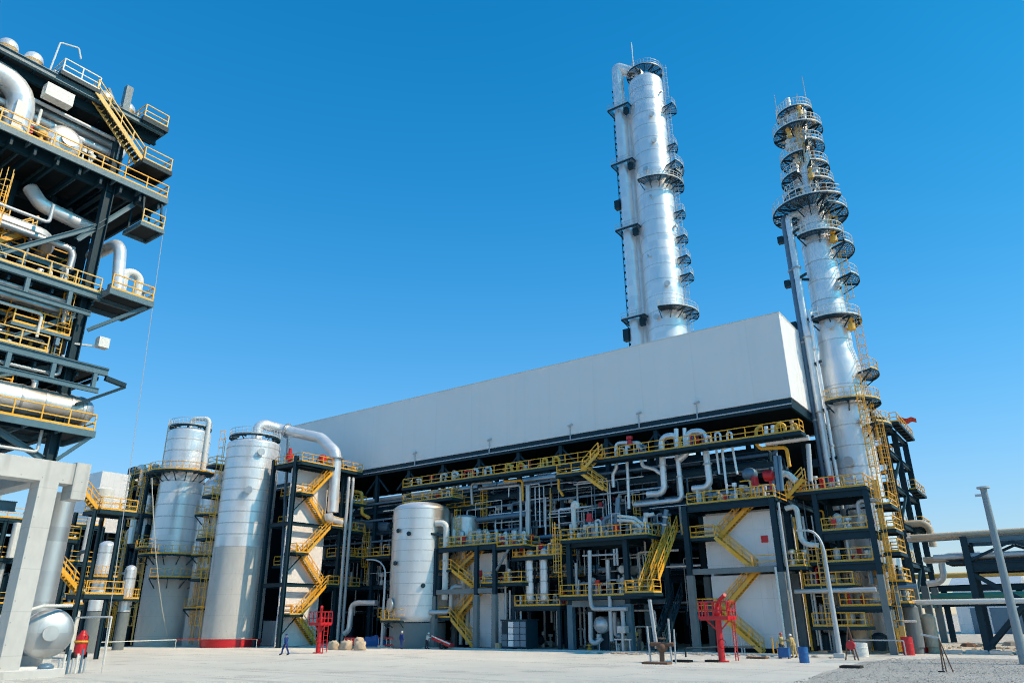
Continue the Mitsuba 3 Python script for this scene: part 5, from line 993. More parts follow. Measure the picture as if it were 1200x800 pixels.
platform(pt_, -53, FX + 1.2, 20.6, 23.5, 24.4, 'NE', 'm_steel_pale', depth=.4)
part(pt_, 'brace', MB().bar((FX + .9, 23.3, 24.0), (FX - .4, 20.3, 21.6), .22, .22), 'm_steel_pale')
platform(pt_, -60, FX - .1, -1, 21.9, 19.2, '', 'm_steel', depth=.2); part(pt_, 'guardrail', rail_mb([(FX, -1, 19.2), (FX, 18.0, 19.2)]), 'm_yellow_pale')
part(pt_, 'bracket_arm', MB().bar((FX, 21.9, 18.5), (FX, 23.3, 18.3), .3, .3).bar((FX, 23.3, 18.2), (FX, 20.4, 16.3), .2, .2), 'm_steel')
platform(pt_, -54, FX + .3, -1, 21.7, 14.7, 'NE', 'm_steel_pale', rmat='m_yellow', depth=.4)
part(pt_, 'brace', MB().bar((FX + .2, 21.6, 14.3), (FX - .6, 20.2, 12.7), .2, .2), 'm_steel_pale')
platform(pt_, -55, -53.0, 10, 19.3, 26.6, 'SEN', 'm_steel_pale', depth=.3)
platform(pt_, -53.5, -50.8, 16.0, 19.4, 20.9, 'SENW', 'm_steel_pale', depth=.2); platform(pt_, -53.3, -50.9, 14.5, 16.8, 16.7, 'SEN', depth=.2)
platform(pt_, -51.8, FX + .6, 22.0, 23.6, 30.5, 'NE', 'm_steel_pale', rmat='m_yellow_pale', depth=.3)
platform(pt_, -60, FX - .25, -1, 20.6, 38.9, '', 'm_steel', depth=.2)
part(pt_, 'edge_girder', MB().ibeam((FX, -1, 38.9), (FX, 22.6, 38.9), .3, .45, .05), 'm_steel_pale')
platform(pt_, -51.6, FX + .3, 14.8, 17.3, 39.4, 'SNEW', rmat='m_rail_white', depth=.3); platform(pt_, -52.2, FX + .3, 20.8, 22.6, 39.3, 'SNEW', rmat='m_yellow_pale', depth=.4)
platform(pt_, -52.0, FX + .5, 21.3, 23.4, 35.6, 'NES', rmat='m_yellow_pale', depth=.35)
stair(pt_, (FX - .1, 21.3, 35.6), (FX - .1, 17.2, 39.2), .9, 'm_yellow_pale', side=(1, 0, 0))
pr = random.Random(17)
for i, (x, y1, z, r, m) in enumerate(((-50.6, 18.8, 23.2, .14, 'm_galv'), (-51.3, 19.0, 22.7, .22, 'm_alu_dull'), (-50.7, 17.5, 21.9, .1, 'm_rail_white'), (-50.5, 19.2, 18.1, .12, 'm_galv'), (-51.2, 18.2, 17.9, .2, 'm_alu'), (-50.4, 16.5, 28.2, .12, 'm_galv'), (-51.6, 18.8, 27.5, .25, 'm_alu_dull'), (-50.6, 19.0, 13.0, .1, 'm_galv'), (-51.0, 20.0, 37.0, .15, 'm_galv'), (-51.8, 20.6, 36.2, .28, 'm_alu'), (-52.6, 20.6, 37.4, .35, 'm_alu_dull'), (-50.8, 14.5, 35.0, .1, 'm_rail_white'))):
    part(pt_, 'pipe', MB().tube([(x, -1, z), (x, y1, z), (x, y1, z - 1.6 + 3.0 * (i % 2))], r, 10), m, 45)
for y in (12.5, 15.2, 17.8):
    for z0, z1 in ((19.2, 23.8), (24.4, 32.5), (14.8, 18.5), (33.6, 38.3)): part(pt_, 'post', MB().ibeam((-54.6, y, z0), (-54.6, y, z1), .3, .3, .04, (0, 1, 0)), 'm_steel')
for i in range(22):
    z = pr.choice([33.6, 24.4, 19.3, 14.8]); x = pr.uniform(-53.5, -50.9); y = pr.uniform(10.5, 19.0); r = pr.uniform(.12, .32); hh = pr.uniform(.6, 1.6)
    part(pt_, 'valve_set', MB().lathe((x, y, z), [(0, 0), (r, 0), (r, hh * .5), (r * .4, hh * .55), (r * .4, hh * .8), (r * 1.2, hh * .82), (r * 1.2, hh), (0, hh)], 10), pr.choice(['m_rail_white', 'm_galv', 'm_yellow_pale', 'm_red', 'm_steel']), 40)
for z in (25.6, 20.4, 34.8): part(pt_, 'cable_tray', MB().box(-53.4, -53.0, -1, 19.4, z + 2.6, z + 2.8), 'm_galv')
for i in range(26):
    z = pr.choice([34.4, 36.0, 25.5, 21.0, 20.2, 15.8, 28.0, 13.4]) + pr.uniform(-.3, .6); x = pr.uniform(-58, -51.6); r = pr.choice([.1, .15, .2, .3, .45]); y1 = pr.uniform(15, 19.3)
    part(pt_, 'pipe', MB().tube([(x, -1, z), (x, y1, z), (x - pr.uniform(0, 2), y1, z + pr.choice([-1, 1]) * pr.uniform(.8, 2.5))], r, 8), pr.choice(['m_alu_dull', 'm_alu', 'm_steel', 'm_bluepipe', 'm_galv']), 45)
for i in range(24):
    z = pr.choice([33.6, 24.4, 19.3, 14.8]); x = pr.uniform(-57, -51.5); y = pr.uniform(8, 19); hh = pr.uniform(1.2, 4.0); r = pr.choice([.1, .15, .25, .4])
    part(pt_, 'pipe', MB().tube([(x, y, z), (x, y, z + hh), (x, y + pr.uniform(-2, 2), z + hh)], r, 8), pr.choice(['m_alu_dull', 'm_alu', 'm_steel', 'm_bluepipe', 'm_galv']), 45)
for i in range(12):
    z = pr.choice([33.5, 24.3, 19.2]); x = pr.uniform(-58, -53.5); y = pr.uniform(9, 18); r = pr.uniform(.5, 1.1)
    part(pt_, 'drum', MB().lathe((x, y - 1.5, z + r + .3), [(0, -.4), (r, 0), (r, 3), (0, 3.4)], 16, (0, 1, 0)), pr.choice(['m_alu_dull', 'm_steel', 'm_alu']), 40)
part(pt_, 'rear_screen', MB().box(-56.8, -56.6, -1, 21.6, 14.9, 32.4), 'm_dark')  # added dark sheets that shut out the sky and darken the bays
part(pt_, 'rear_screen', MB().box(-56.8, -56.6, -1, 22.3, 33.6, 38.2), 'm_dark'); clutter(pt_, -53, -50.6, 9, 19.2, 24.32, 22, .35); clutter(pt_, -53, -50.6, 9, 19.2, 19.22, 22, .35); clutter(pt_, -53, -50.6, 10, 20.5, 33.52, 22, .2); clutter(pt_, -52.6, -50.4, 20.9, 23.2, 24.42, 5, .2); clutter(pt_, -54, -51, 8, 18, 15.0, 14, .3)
for y0, y1, z0, z1 in ((11, 15, 19.4, 23.5), (15.2, 19.6, 14.9, 18.4), (12, 19.4, 24.8, 32.4), (19.4, 14, 33.7, 38.2)): part(pt_, 'brace', MB().bar((-55.4, y0, z0), (-55.4, y1, z1), .26, .26), 'm_steel_pale')
for y, z in ((13.0, 28.2), (16.2, 22.0), (11.5, 22.6)): platform(pt_, -55.2, -52.6, y - 1.8, y + 1.8, z, 'SEN', 'm_steel_pale', depth=.2)
stair(pt_, (-53.0, 12.0, 24.4), (-53.0, 16.5, 28.4), .8, side=(1, 0, 0)); ladder(pt_, (-51.0, 18.9, 19.3), 24.3, (1, 0, 0)); ladder(pt_, (-51.0, 13.6, 24.4), 30, (1, 0, 0))
for x_, y_ in ((-51.7, 22.1), (-51.7, 23.5), (-49.5, 22.1), (-49.5, 23.5)): part(pt_, 'hanger', MB().bar((x_, y_, 30.3), (min(x_, -50.1), y_, 33.1), .12, .12), 'm_steel')
part(pt_, 'white_cabinet', MB().box(FX - .9, FX - .25, 12.9, 13.5, 33.6, 36.0), 'm_rail_white'); part(pt_, 'white_cabinet', MB().box(FX - .7, FX + .1, 14.2, 16.0, 37.2, 38.2), 'm_rail_white'); part(pt_, 'white_cabinet', MB().box(FX - .3, FX + .3, 20.9, 21.6, 20.5, 21.2).bar((FX - .1, 21.2, 20.6), (-50.9, 19.9, 20.6), .12, .12), 'm_rail_white')
part(pt_, 'roof_post', MB().bar((FX - .5, 19.6, 39), (FX - .5, 19.6, 41.6), .5, .5).bar((FX - .5, 19.2, 39), (FX - .5, 18.2, 40.6), .2, .2), 'm_steel_pale')
part(pt_, 'handrail_hook', MB().tube([(FX - .3, 14.2, 39), (FX - .3, 14.4, 42), (FX - .3, 15.6, 42.4), (FX - .3, 15.9, 41.6)], .06, 6), 'm_rail_white', 45)
for i, (y, l) in enumerate(((11.7, 'first'), (13.3, 'second'), (18.3, 'third'), (19.9, 'fourth'))):
    t = thing('roof_vent', f'silver domed roof vent on top of the process tower, {l} from the left', 'vent')
    part(t, 'hood', MB().lathe((FX - .9, y, 38.95), [(.4, 0), (.4, .7), (.62, .8), (.62, .95)] + dome(.62, .95, .6)[1:], 18), 'm_alu', 40); part(t, 'collar', MB().lathe((FX - .9, y, 38.95), [(.7, 0), (.7, .4), (.42, .5)], 18), 'm_yellow_pale', 40)
pipe('big_duct', 'very fat silver pipe elbow between the top decks of the process tower', [(-51.2, 6.0, 37.9), (-51.2, 13.4, 37.7), (-51.2, 13.4, 33.6)], .85, bend=1.7, n=20)
ev = thing('end_vessel', 'silver vessel end with a round manway on the upper deck of the process tower', 'vessel')
q = V3(-51.2, 16.6, 35.3); part(ev, 'shell', MB().lathe(q + (-5, 0, 0), [(1.25, 0), (1.25, 4.6)] + dome(1.25, 4.6, .5)[1:], 28, (1, 0, 0)), 'm_alu', 40); part(ev, 'manway', MB().lathe(q + (-.2, .1, 0), [(.5, 0), (.5, .35), (.55, .36), (.55, .5), (0, .52)], 18, (1, 0, 0)), 'm_alu_dull', 40); part(ev, 'saddle', MB().box(q[0] - 4, q[0] - 3.6, q[1] - .9, q[1] + .9, 33.5, 34.2).box(q[0] - 1.2, q[0] - .8, q[1] - .9, q[1] + .9, 33.5, 34.2), 'm_steel')
pipe('crook_duct', 'fat silver duct with a cranked top in the dark bay of the process tower', [(-53.6, 15.9, 31.8), (-53.0, 16.6, 30.6), (-53.0, 20.4, 30.2)], .5, 'm_alu', bend=.8, n=16)
pipe('tower_drop_pipe', 'silver vertical pipe at the far corner of the process tower', [(-54.0, 20.9, 28.6), (-50.0, 21.1, 28.6), (-50.0, 21.6, 24.5)], .42, 'm_alu', n=14)
pipe('tower_hook_pipe', 'small silver U bend pipe on the corner platform of the process tower', [(-50.0, 21.8, 24.5), (-50.0, 21.8, 26.6), (-50.0, 22.9, 26.6), (-50.0, 22.9, 24.9)], .3, 'm_rail_white', n=14, bend=.5)
pipe('twin_hairpin', 'white hairpin pipe by the rail on the third deck of the process tower', [(-50.8, 12.6, 19.3), (-50.8, 12.6, 22.0), (-50.8, 13.5, 22.0), (-50.8, 13.5, 19.3)], .2, 'm_rail_white', bend=.4)
hv = thing('long_vessel', 'long pale silver vessel lying along the lowest steel deck of the process tower', 'vessel')
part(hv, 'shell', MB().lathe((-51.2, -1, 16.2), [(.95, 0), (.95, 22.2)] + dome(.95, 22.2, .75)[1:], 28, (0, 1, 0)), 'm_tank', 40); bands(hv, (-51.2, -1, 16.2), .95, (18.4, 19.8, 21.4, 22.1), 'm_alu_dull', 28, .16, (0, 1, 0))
part(hv, 'saddle', MB().box(-51.9, -50.5, 5, 5.4, 14.7, 15.5).box(-51.9, -50.5, 15, 15.4, 14.7, 15.5), 'm_steel')
part(hv, 'head_cap', MB().lathe((-51.2, 21.25, 16.2), dome(.97, 0, .78), 28, (0, 1, 0)), 'm_alu_dull', 40)
pipe('long_duct', 'long dull silver pipe under the lowest steel deck of the process tower', [(-51.8, -1, 13.4), (-51.8, 15.5, 13.4)], .55, 'm_alu_dull', n=16)
pipe('small_beige_pipe', 'beige pipe stub below the third deck of the process tower', [(-51.5, 8, 21.6), (-51.5, 14.0, 21.4)], .6, 'm_sack', n=16)
# round vessel lying on the pad beside the leg, its feed pipe, and the steel behind the leg
rv = thing('round_vessel', 'round pale vessel end with a small round manway at the foot of the concrete leg', 'vessel')
q = V3(-53.0, 22.85, 2.35)
ax = V3(.975, -.22, 0)
part(rv, 'shell', MB().lathe(q - ax * 7, [(0, -.3), (1.45, 0), (1.45, 7)] + dome(1.45, 7, .5)[1:], 40, ax), 'm_alu_dull', 40); part(rv, 'manway', MB().lathe(q + ax * .3, [(.36, 0), (.36, .4), (.45, .41), (.45, .58), (0, .6)], 22, ax), 'm_galv', 40)
part(rv, 'saddle', MB().bar(q - ax * 1.2 + (0, 0, -2.35), q - ax * 1.2 + (0, 0, -1.1), 2.4, .5), 'm_conc'); part(rv, 'saddle', MB().bar(q - ax * 5 + (0, 0, -2.35), q - ax * 5 + (0, 0, -1.1), 2.4, .5), 'm_conc')
part(rv, 'seam_band', MB().lathe(q - ax * .15, [(1.45, -.1), (1.49, -.1), (1.49, .1), (1.45, .1)], 40, ax), 'm_alu_dull', 40)
pipe('feed_duct', 'very fat dull silver duct rising from the round vessel behind the concrete leg', [(-55.0, 22.85, 3.2), (-55.0, 22.85, 11.3)], .85, 'm_alu_dull', n=24)
pipe('collar_pipe', 'small white pipe curving over the round vessel from the leg', [(-51.6, 20.6, 3.6), (-52.0, 21.8, 3.95), (-52.6, 23.8, 4.0)], .1, 'm_rail_white')
for i in range(7):
    x, y = -51.0 - .05 * i, 23.0 + i * .28; solo('drain_stub', f'thin drain pipe stub at the round vessel foot, {ORD[i]} from the left', 'pipe', MB().cyl((x, y, 0), (x, y, .9 + .25 * (i % 3)), .07, 8), ('m_galv', 'm_rail_white', 'm_bluepipe')[i % 3], 40)
solo('blue_sack', 'crumpled pale blue plastic bundle on the ground between leg and round vessel', 'bundle', MB().sphere((-50.2, 21.9, .5), .35, 10, (1.2, 1.3, .7)), 'm_bluepipe', True)
for i in range(9):
    z = (2.5, 3.8, 5.2, 6.6, 8.0, 9.4, 4.4, 7.4, 10.4)[i]; y = 12 + (i * 37 % 7); part(pt_, 'pipe', MB().tube([(-56.5 + (i % 3), y - 8, z), (-56.5 + (i % 3), 17.0, z), (-56.5 + (i % 3), 17.0, z - 1.5)], (.15, .25, .4)[i % 3], 10), ('m_galv', 'm_alu_dull', 'm_bluepipe')[i % 3], 45)
part(pt_, 'cross_beam', MB().ibeam((-52.5, 2, 9.8), (-52.5, 19.2, 9.8), .4, .6, .05), 'm_steel_pale'); part(pt_, 'cross_beam', MB().ibeam((-54.5, 2, 6.2), (-54.5, 17.2, 6.2), .4, .5, .05), 'm_steel_pale')
for i, (y, z, s) in enumerate(((17.6, 8.2, 1.2), (17.0, 7.0, .8), (16.2, 6.6, .9), (17.6, 5.6, 1.1))):
    solo('instrument_box', f'pale instrument box behind the concrete leg, {ORD[i]} from the top', 'box', MB().box(-55, -54.2, y - s / 2, y + s / 2, z - s / 2, z + s / 2).bar((-54.6, y, 0.42), (-54.6, y, z), .1, .1), ('m_white', 'm_bluepipe', 'm_galv', 'm_white')[i])
solo('column_screen', 'grey steel column standing behind the concrete leg', 'column', MB().box(-58.2, -57.6, 19.0, 19.8, .42, 11), 'm_steel_pale')

# hanging cables and ropes
def rope(label, pts, r=.035, mat='m_rope', sag=0.0):
    P_, Q_ = V3(*pts[0]), V3(*pts[1]); t = np.linspace(0, 1, 14); path = [P_ + (Q_ - P_) * u - V3(0, 0, 4 * sag * u * (1 - u)) for u in t]
    return solo('rope', label, 'rope', MB().tube(path, r, 5, bend=0), mat)
rope('thin cable hanging straight down from the upper decks of the process tower', [(-50.5, 24.1, 33.0), (-50.5, 25.4, 0.0)], .025, 'm_galv')
rope('pale rope hanging in a long curve in front of the stepped silo', [(-84.98, 44.66, 18.84), (-94.17, 55.57, 0.00)], .06, 'm_rope', 2.2)

# ================================================================== crowded plant behind, far left
gate = thing('goal_frame', 'white goalpost shaped pipe frame standing on the concrete at the left', 'pipe frame')
a, b = V3(*(-60.18, 30.30, 0.00)), V3(*(-68.24, 31.42, 0.00))
part(gate, 'post', MB().tube([a, a + (0, 0, 3.35)], .07, 8), 'm_rail_white', 45); part(gate, 'post', MB().tube([b, b + (0, 0, 3.35)], .07, 8), 'm_rail_white', 45); part(gate, 'crossbar', MB().tube([a + (0, 0, 3.35), b + (0, 0, 3.35)], .07, 8), 'm_rail_white', 45)
ys_ = thing('yellow_stair_structure', 'bright yellow stairs and landings on a frame at the far left', 'stair frame')
YX, YY = (-70.77, 32.80, 13.99)[0], (-70.77, 32.80, 13.99)[1]
za, zb_ = 12.45, 5.23
for dx in (-1.8, 1.8):
    for dy in (-1.2, 1.2): part(ys_, 'column', MB().ibeam((YX + dx, YY + dy, 0), (YX + dx, YY + dy, za), .3, .3, .04, (0, 1, 0)), 'm_steel')
ul = math.atan2(YY, YX)
for z in (za, zb_):
    platform(ys_, YX - 1.0, YX + 2.0, YY - .8, YY + 2.4, z, 'SENW', depth=.35)
    stair(ys_, (YX + 1.2, YY - .8, z), (YX + 1.2, YY - 3.6, z + 2.6), .8, side=(1, 0, 0))
platform(ys_, YX - 2.5, YX + .5, YY - 3.5, YY - 1.5, (za + zb_) / 2 + 1.0, 'SENW', depth=.3)
part(ys_, 'barrel', MB().lathe((YX - .3, YY + .3, za + .1), [(0, 0), (.8, 0), (.8, 2.0), (.6, 2.15), (0, 2.2)], 18), 'm_rail_white', 40)
wb = thing('white_casing', 'bright white box casing of the plant at the far left under the blue sky', 'equipment casing')
q0 = (-116.33, 53.39, 18.45); x0, y0 = q0[0], q0[1]; zt = 24.68
part(wb, 'wall', MB().box(x0 - 8, x0 - 7.7, y0, y0 + 13, zt - 9, zt), 'm_white'); part(wb, 'front_wall', MB().box(x0 - 7.6, x0, y0 - .1, y0 + .1, zt - 9, zt), 'm_white'); part(wb, 'end_wall', MB().box(x0 - .2, x0, y0 + .11, y0 + 13, zt - 9, zt), 'm_white'); part(wb, 'roof', MB().box(x0 - 7.7, x0 - .21, y0 + .11, y0 + 13, zt - .3, zt - .05), 'm_galv'); part(wb, 'support', MB().box(x0 - 7, x0 - 1, y0 + 1, y0 + 12, 0, zt - 9), 'm_dark')
part(wb, 'roof_fan', MB().lathe((x0 - 3, y0 + 6.5, zt), [(0, 0), (1.2, 0), (1.2, 1.6), (.4, 2), (0, 2)], 16), 'm_steel', 40); part(wb, 'roof_fan', MB().lathe((x0 - 3, y0 + 9.5, zt), [(0, 0), (1.1, 0), (1.1, 2.2), (.8, 2.6), (0, 2.7)], 16), 'm_galv', 40)
fr = random.Random(31)
def plant(label, xs, ys, zs, n_pipe, n_drum, n_lad):
    pl = thing('plant_block', label, 'process plant')
    frame(pl, xs, ys, zs, .4, .45)
    for z in zs: platform(pl, xs[0], xs[-1], ys[0], ys[-1], z + .3, 'SE', depth=.3, rmat='m_yellow')
    part(pl, 'rear_screen', MB().box(xs[0], xs[-1], ys[-1] + .6, ys[-1] + .8, 0, zs[-1] - .4), 'm_dark'); part(pl, 'rear_screen', MB().box(xs[0] - .8, xs[0] - .6, ys[0], ys[-1], 0, zs[-1] - .4), 'm_dark')  # added dark backing sheets that hide bright sky behind the block
    fl = [0] + [z + .3 for z in zs]
    for i in range(n_pipe):
        f = fr.randrange(len(zs)); z0 = fl[f]; z1 = min(z0 + fr.uniform(3, 8), zs[-1] + 1.2); r = fr.choice([.1, .15, .2, .3, .4])
        x, y = (fr.uniform(xs[0], xs[-1]), ys[0] + fr.uniform(-.5, 2.5)) if fr.random() < .6 else (xs[-1] + fr.uniform(-2, .5), fr.uniform(ys[0], ys[-1]))
        pts = [(x, y, z0), (x, y, z1)]
        if fr.random() < .5: pts.append((x + fr.uniform(-3, 3), y, z1))
        part(pl, 'pipe', MB().tube(pts, r, 8), fr.choice(['m_alu_dull', 'm_galv', 'm_steel', 'm_rail_white', 'm_bluepipe', 'm_alu']), 45)
    for i in range(n_drum):
        r = fr.uniform(.4, 1.0); z = fr.choice(fl[:-1])
        x, y = (fr.uniform(xs[0] + 1, xs[-1] - 1), ys[0] + fr.uniform(.8, 2.0)) if fr.random() < .6 else (xs[-1] - 1.1, fr.uniform(ys[0] + 1, ys[-1] - 1))
        part(pl, 'drum', MB().lathe((x, y, z), [(0, 0), (r, .1), (r, 2.6), (r * .6, 3.0), (0, 3.1)], 14), fr.choice(['m_alu_dull', 'm_galv', 'm_steel', 'm_white', 'm_alu']), 40)
    for i in range(n_lad):
        f = fr.randrange(len(zs)); ladder(pl, (fr.uniform(xs[0] + .5, xs[-1]), ys[0] - .5, fl[f]), fl[f + 1] + 1.0, (0, -1, 0))
    return pl
plant('tall dark crowded block of pipes and yellow decks just left of the stepped silo', [-105.2, -103.2, -101.0], [52.6, 56.0, 59.6], [4.6, 8.6, 12.6, 16.6, 20.6, 22.4], 60, 26, 7)
plant('lower dark crowded block of pipes and decks behind the yellow stairs, far left', [-117.0, -112.4, -107.6], [48.5, 53.0, 57.5], [4.5, 9.0, 12.6], 40, 20, 4)
plant('dark crowded plant seen behind the concrete leg at the left edge', [-100.0, -94.5, -89.0], [27.0, 32.0, 37.0, 42.0], [4.5, 9.0, 13.0], 60, 26, 5)
for c, zt_, l in (((-82.88, 39.93, 0.80), 10.57, 'short silver upright vessel behind the yellow stairs'), ((-88.79, 46.01, 0.62), 8.62, 'slim silver upright vessel between the yellow stairs and the stepped silo')):
    t = thing('upright_vessel', l, 'vessel'); part(t, 'skirt', MB().lathe((c[0], c[1], 0), [(c[2], 0), (c[2], 4), (0, 4.05)], 24), 'm_fireproof', 40); part(t, 'shell', MB().lathe((c[0], c[1], 0), [(c[2] + .03, 4.06), (c[2] + .03, zt_)] + dome(c[2] + .03, zt_, .6)[1:], 24), 'm_alu', 40); bands(t, (c[0], c[1], 0), c[2] + .03, np.arange(5.5, zt_, 2.2), 'm_alu_dull', 24)
    ring_platform(t, c, c[2] + .05, c[2] + 1.0, -110, 30, zt_ - 3.2, 'm_yellow')

# ================================================================== people
def hull_chain(joints, bones, length=None):
    out = m3.Manifold()
    for a, b in bones:
        (p, r), (q, s) = joints[a], joints[b]
        A = m3.Manifold.sphere(r, 12).translate(tuple(map(float, p))); B = m3.Manifold.sphere(s, 12).translate(tuple(map(float, q)))
        out = out + m3.Manifold.batch_hull([A, B])
    return out
def smooth_mesh(man, edge=.05, it=6):
    m = man.refine_to_length(edge).to_mesh(); t = trimesh.Trimesh(m.vert_properties[:, :3], m.tri_verts); trimesh.smoothing.filter_taubin(t, iterations=it); return t
def place(mesh, x, y, face, z=0):
    v = np.array(mesh.vertices); c, s = math.cos(face), math.sin(face)
    return np.stack([v[:, 0] * c - v[:, 1] * s + x, v[:, 0] * s + v[:, 1] * c + y, v[:, 2] + z], 1), np.array(mesh.faces)
def person(label, x, y, face, stride=.0, arm=.0, cloth='m_cloth_blue', helmet='m_helmet', trousers=None, bend=0.0, h=1.75, z=0.0):
    """faces local +x; stride: metres between the feet; arm: forward lift of the right hand"""
    k = h / 1.75; b = bend
    J = {'pel': ((0, 0, .95), .135), 'waist': ((.02 + b * .1, 0, 1.12), .125), 'chest': ((.03 + b * .3, 0, 1.34 - b * .05), .15), 'neck': ((.03 + b * .42, 0, 1.50 - b * .1), .06), 'head': ((.06 + b * .5, 0, 1.63 - b * .14), .085), 'crown': ((.045 + b * .5, 0, 1.67 - b * .14), .088), 'chin': ((.11 + b * .5, 0, 1.565 - b * .14), .04), 'nose': ((.155 + b * .5, 0, 1.62 - b * .14), .014)}
    for s, sg in (('l', 1), ('r', -1)):
        f = stride / 2 * sg
        J['sh' + s] = ((.02 + b * .35, .19 * sg, 1.42 - b * .07), .065)
        if s == 'r' and arm: J['el' + s] = ((.16 + b * .4, .24 * sg, 1.2), .048); J['wr' + s] = ((.42 + b * .4, .18 * sg, 1.12 + arm * .3), .034)
        else: J['el' + s] = ((-.03 - f * .35 + b * .4, .245 * sg, 1.15), .048); J['wr' + s] = ((.07 - f * .7 + b * .45, .25 * sg, .90), .034)
        J['hip' + s] = ((0, .09 * sg, .90), .10); J['kn' + s] = ((.05 + f * .55, .10 * sg, .50), .065); J['an' + s] = ((-.02 + f, .10 * sg, .10), .045); J['to' + s] = ((.17 + f, .115 * sg, .045), .04)
        w, e = V3(*J['wr' + s][0]), V3(*J['el' + s][0]); d = (w - e) / np.linalg.norm(w - e); J['pa' + s] = (w + d * .07, .036)
        sd = V3(0, 0, 1) if abs(d[2]) < .6 else V3(1, 0, 0)
        for n_, (o, L) in enumerate(((-.030, .07), (-.010, .085), (.010, .08), (.030, .062))):
            root = w + d * .09 + sd * o; J[f'f{s}{n_}a'] = (root, .010); J[f'f{s}{n_}b'] = (root + d * L * .55 + V3(.008, 0, 0), .0095); J[f'f{s}{n_}c'] = (root + d * L * .95 + V3(.022, -.01 * sg, 0), .008)
        th = w + d * .04 + sd * .03; J[f't{s}a'] = (th, .012); J[f't{s}b'] = (th + d * .035 + sd * .03, .0105); J[f't{s}c'] = (th + d * .065 + sd * .038, .009)
    J = {n_: ((p[0] * k, p[1] * k, p[2] * k), r * k) for n_, (p, r) in J.items()}
    body = [('pel', 'waist'), ('waist', 'chest'), ('chest', 'neck'), ('neck', 'head'), ('head', 'crown'), ('head', 'chin'), ('head', 'nose')]; cl_up = [('pel', 'waist'), ('waist', 'chest')]; cl_lo = [('pel', 'hipl'), ('pel', 'hipr')]; boots = []
    for s in 'lr':
        body += [('chest', 'sh' + s), ('sh' + s, 'el' + s), ('el' + s, 'wr' + s), ('wr' + s, 'pa' + s), ('pel', 'hip' + s), ('hip' + s, 'kn' + s), ('kn' + s, 'an' + s), ('an' + s, 'to' + s)] + [(f'f{s}{n_}{a}', f'f{s}{n_}{c}') for n_ in range(4) for a, c in ('ab', 'bc')] + [('pa' + s, f'f{s}{n_}a') for n_ in range(4)] + [(f't{s}a', f't{s}b'), (f't{s}b', f't{s}c'), ('wr' + s, f't{s}a')]
        cl_up += [('chest', 'sh' + s), ('sh' + s, 'el' + s), ('el' + s, 'wr' + s)]; cl_lo += [('hip' + s, 'kn' + s), ('kn' + s, 'an' + s)]; boots += [('an' + s, 'to' + s)]
    grow = lambda g: {n_: (p, r + g) for n_, (p, r) in J.items()}
    t = thing('person', label, 'person')
    put_ = lambda name, m, mat: part(t, name, place(m, x, y, face, z), mat, True)
    put_('body', smooth_mesh(hull_chain(J, body), .03, 2), 'm_skin')
    G = grow(.022)
    put_('jacket', smooth_mesh(hull_chain(G, cl_up), .05, 4), cloth); put_('trousers', smooth_mesh(hull_chain(grow(.02), cl_lo), .05, 4), trousers or cloth); put_('boots', smooth_mesh(hull_chain(grow(.018), boots), .05, 2), 'm_boot')
    c = V3(*J['crown'][0])
    put_('helmet', trimesh.Trimesh(*MB().lathe(c + V3(0, 0, .0) * k, [(.125 * k, 0), (.165 * k, .0), (.165 * k, .012 * k), (.125 * k, .02 * k)] + [(r * k, zz * k) for r, zz in dome(.122, .02, .115)[1:]], 18).mesh()), helmet)
    return t
x, y, _ = (-59.92, 46.75, 0.00); person('person in blue overalls striding across the concrete by the big silo', x, y, math.radians(200), .62, 0, 'm_cloth_blue', 'm_cloth_blue', h=1.8)
x, y, _ = (-59.63, 61.72, 0.00); person('person in dark blue overalls and white helmet, seen from behind below the stout vessel', x, y, math.radians(80), .18, 0, 'm_cloth_blue', 'm_helmet')
x, y, _ = (-56.97, 62.87, 0.00); person('person in a pale top bending over the red barrow', x, y, math.radians(10), .2, .4, 'm_cloth_white', 'm_helmet', 'm_cloth_dark', bend=.35, h=1.65)
x, y, _ = (-19.33, 62.87, 0.00); person('person in khaki with a dark red helmet beside the crates, left of two', x, y, math.radians(-20), .15, .3, 'm_cloth_khaki', 'm_helmet_red', 'm_cloth_dark', h=1.72, bend=.1)
x, y, _ = (-18.10, 62.01, 0.00); person('person in khaki leaning left towards the crates, right of two', x, y, math.radians(170), .25, .5, 'm_cloth_khaki', 'm_helmet', 'm_cloth_khaki', bend=.3, h=1.7)
x, y, _ = (-53.41, 66.90, 0.00); person('person in red with head lowered beside the white cabinet', x, y, math.radians(-80), .2, .3, 'm_red', 'm_helmet_red', 'm_red', bend=.5, h=1.5)

# ================================================================== small things on the ground
def drum_at(name, label, px, r, hgt, mat, cat='drum'):
    t = thing(name, label, cat); x, y = px[0], px[1]
    part(t, 'shell', MB().lathe((x, y, 0), [(0, 0), (r, .0), (r, hgt * .32), (r * 1.05, hgt * .34), (r, hgt * .36), (r, hgt * .64), (r * 1.05, hgt * .66), (r, hgt * .68), (r, hgt), (r * .93, hgt + .005), (r * .93, hgt - .03), (0, hgt - .03)], 20), mat, 40)
    part(t, 'bung', MB().lathe((x + r * .5, y, hgt - .03), [(0, 0), (.05, 0), (.05, .05), (0, .05)], 8), mat)
drum_at('blue_drum', 'bright blue barrel standing right of the two people in khaki', (-15.65, 55.62, 0.00), .33, 1.0, 'm_blue')
drum_at('red_drum', 'red barrel leaning by the access frame foot, nearer of two', (-11.37, 69.74, 0.00), .42, 1.35, 'm_red'); drum_at('red_drum', 'red ribbed barrel near the open tower foot, farther of two', (-11.05, 74.90, 0.00), .42, 1.5, 'm_red')
drum_at('white_keg', 'white round keg lying by the thick lamp post', (-14.04, 65.43, -0.00), .55, 1.0, 'm_rail_white', 'keg')
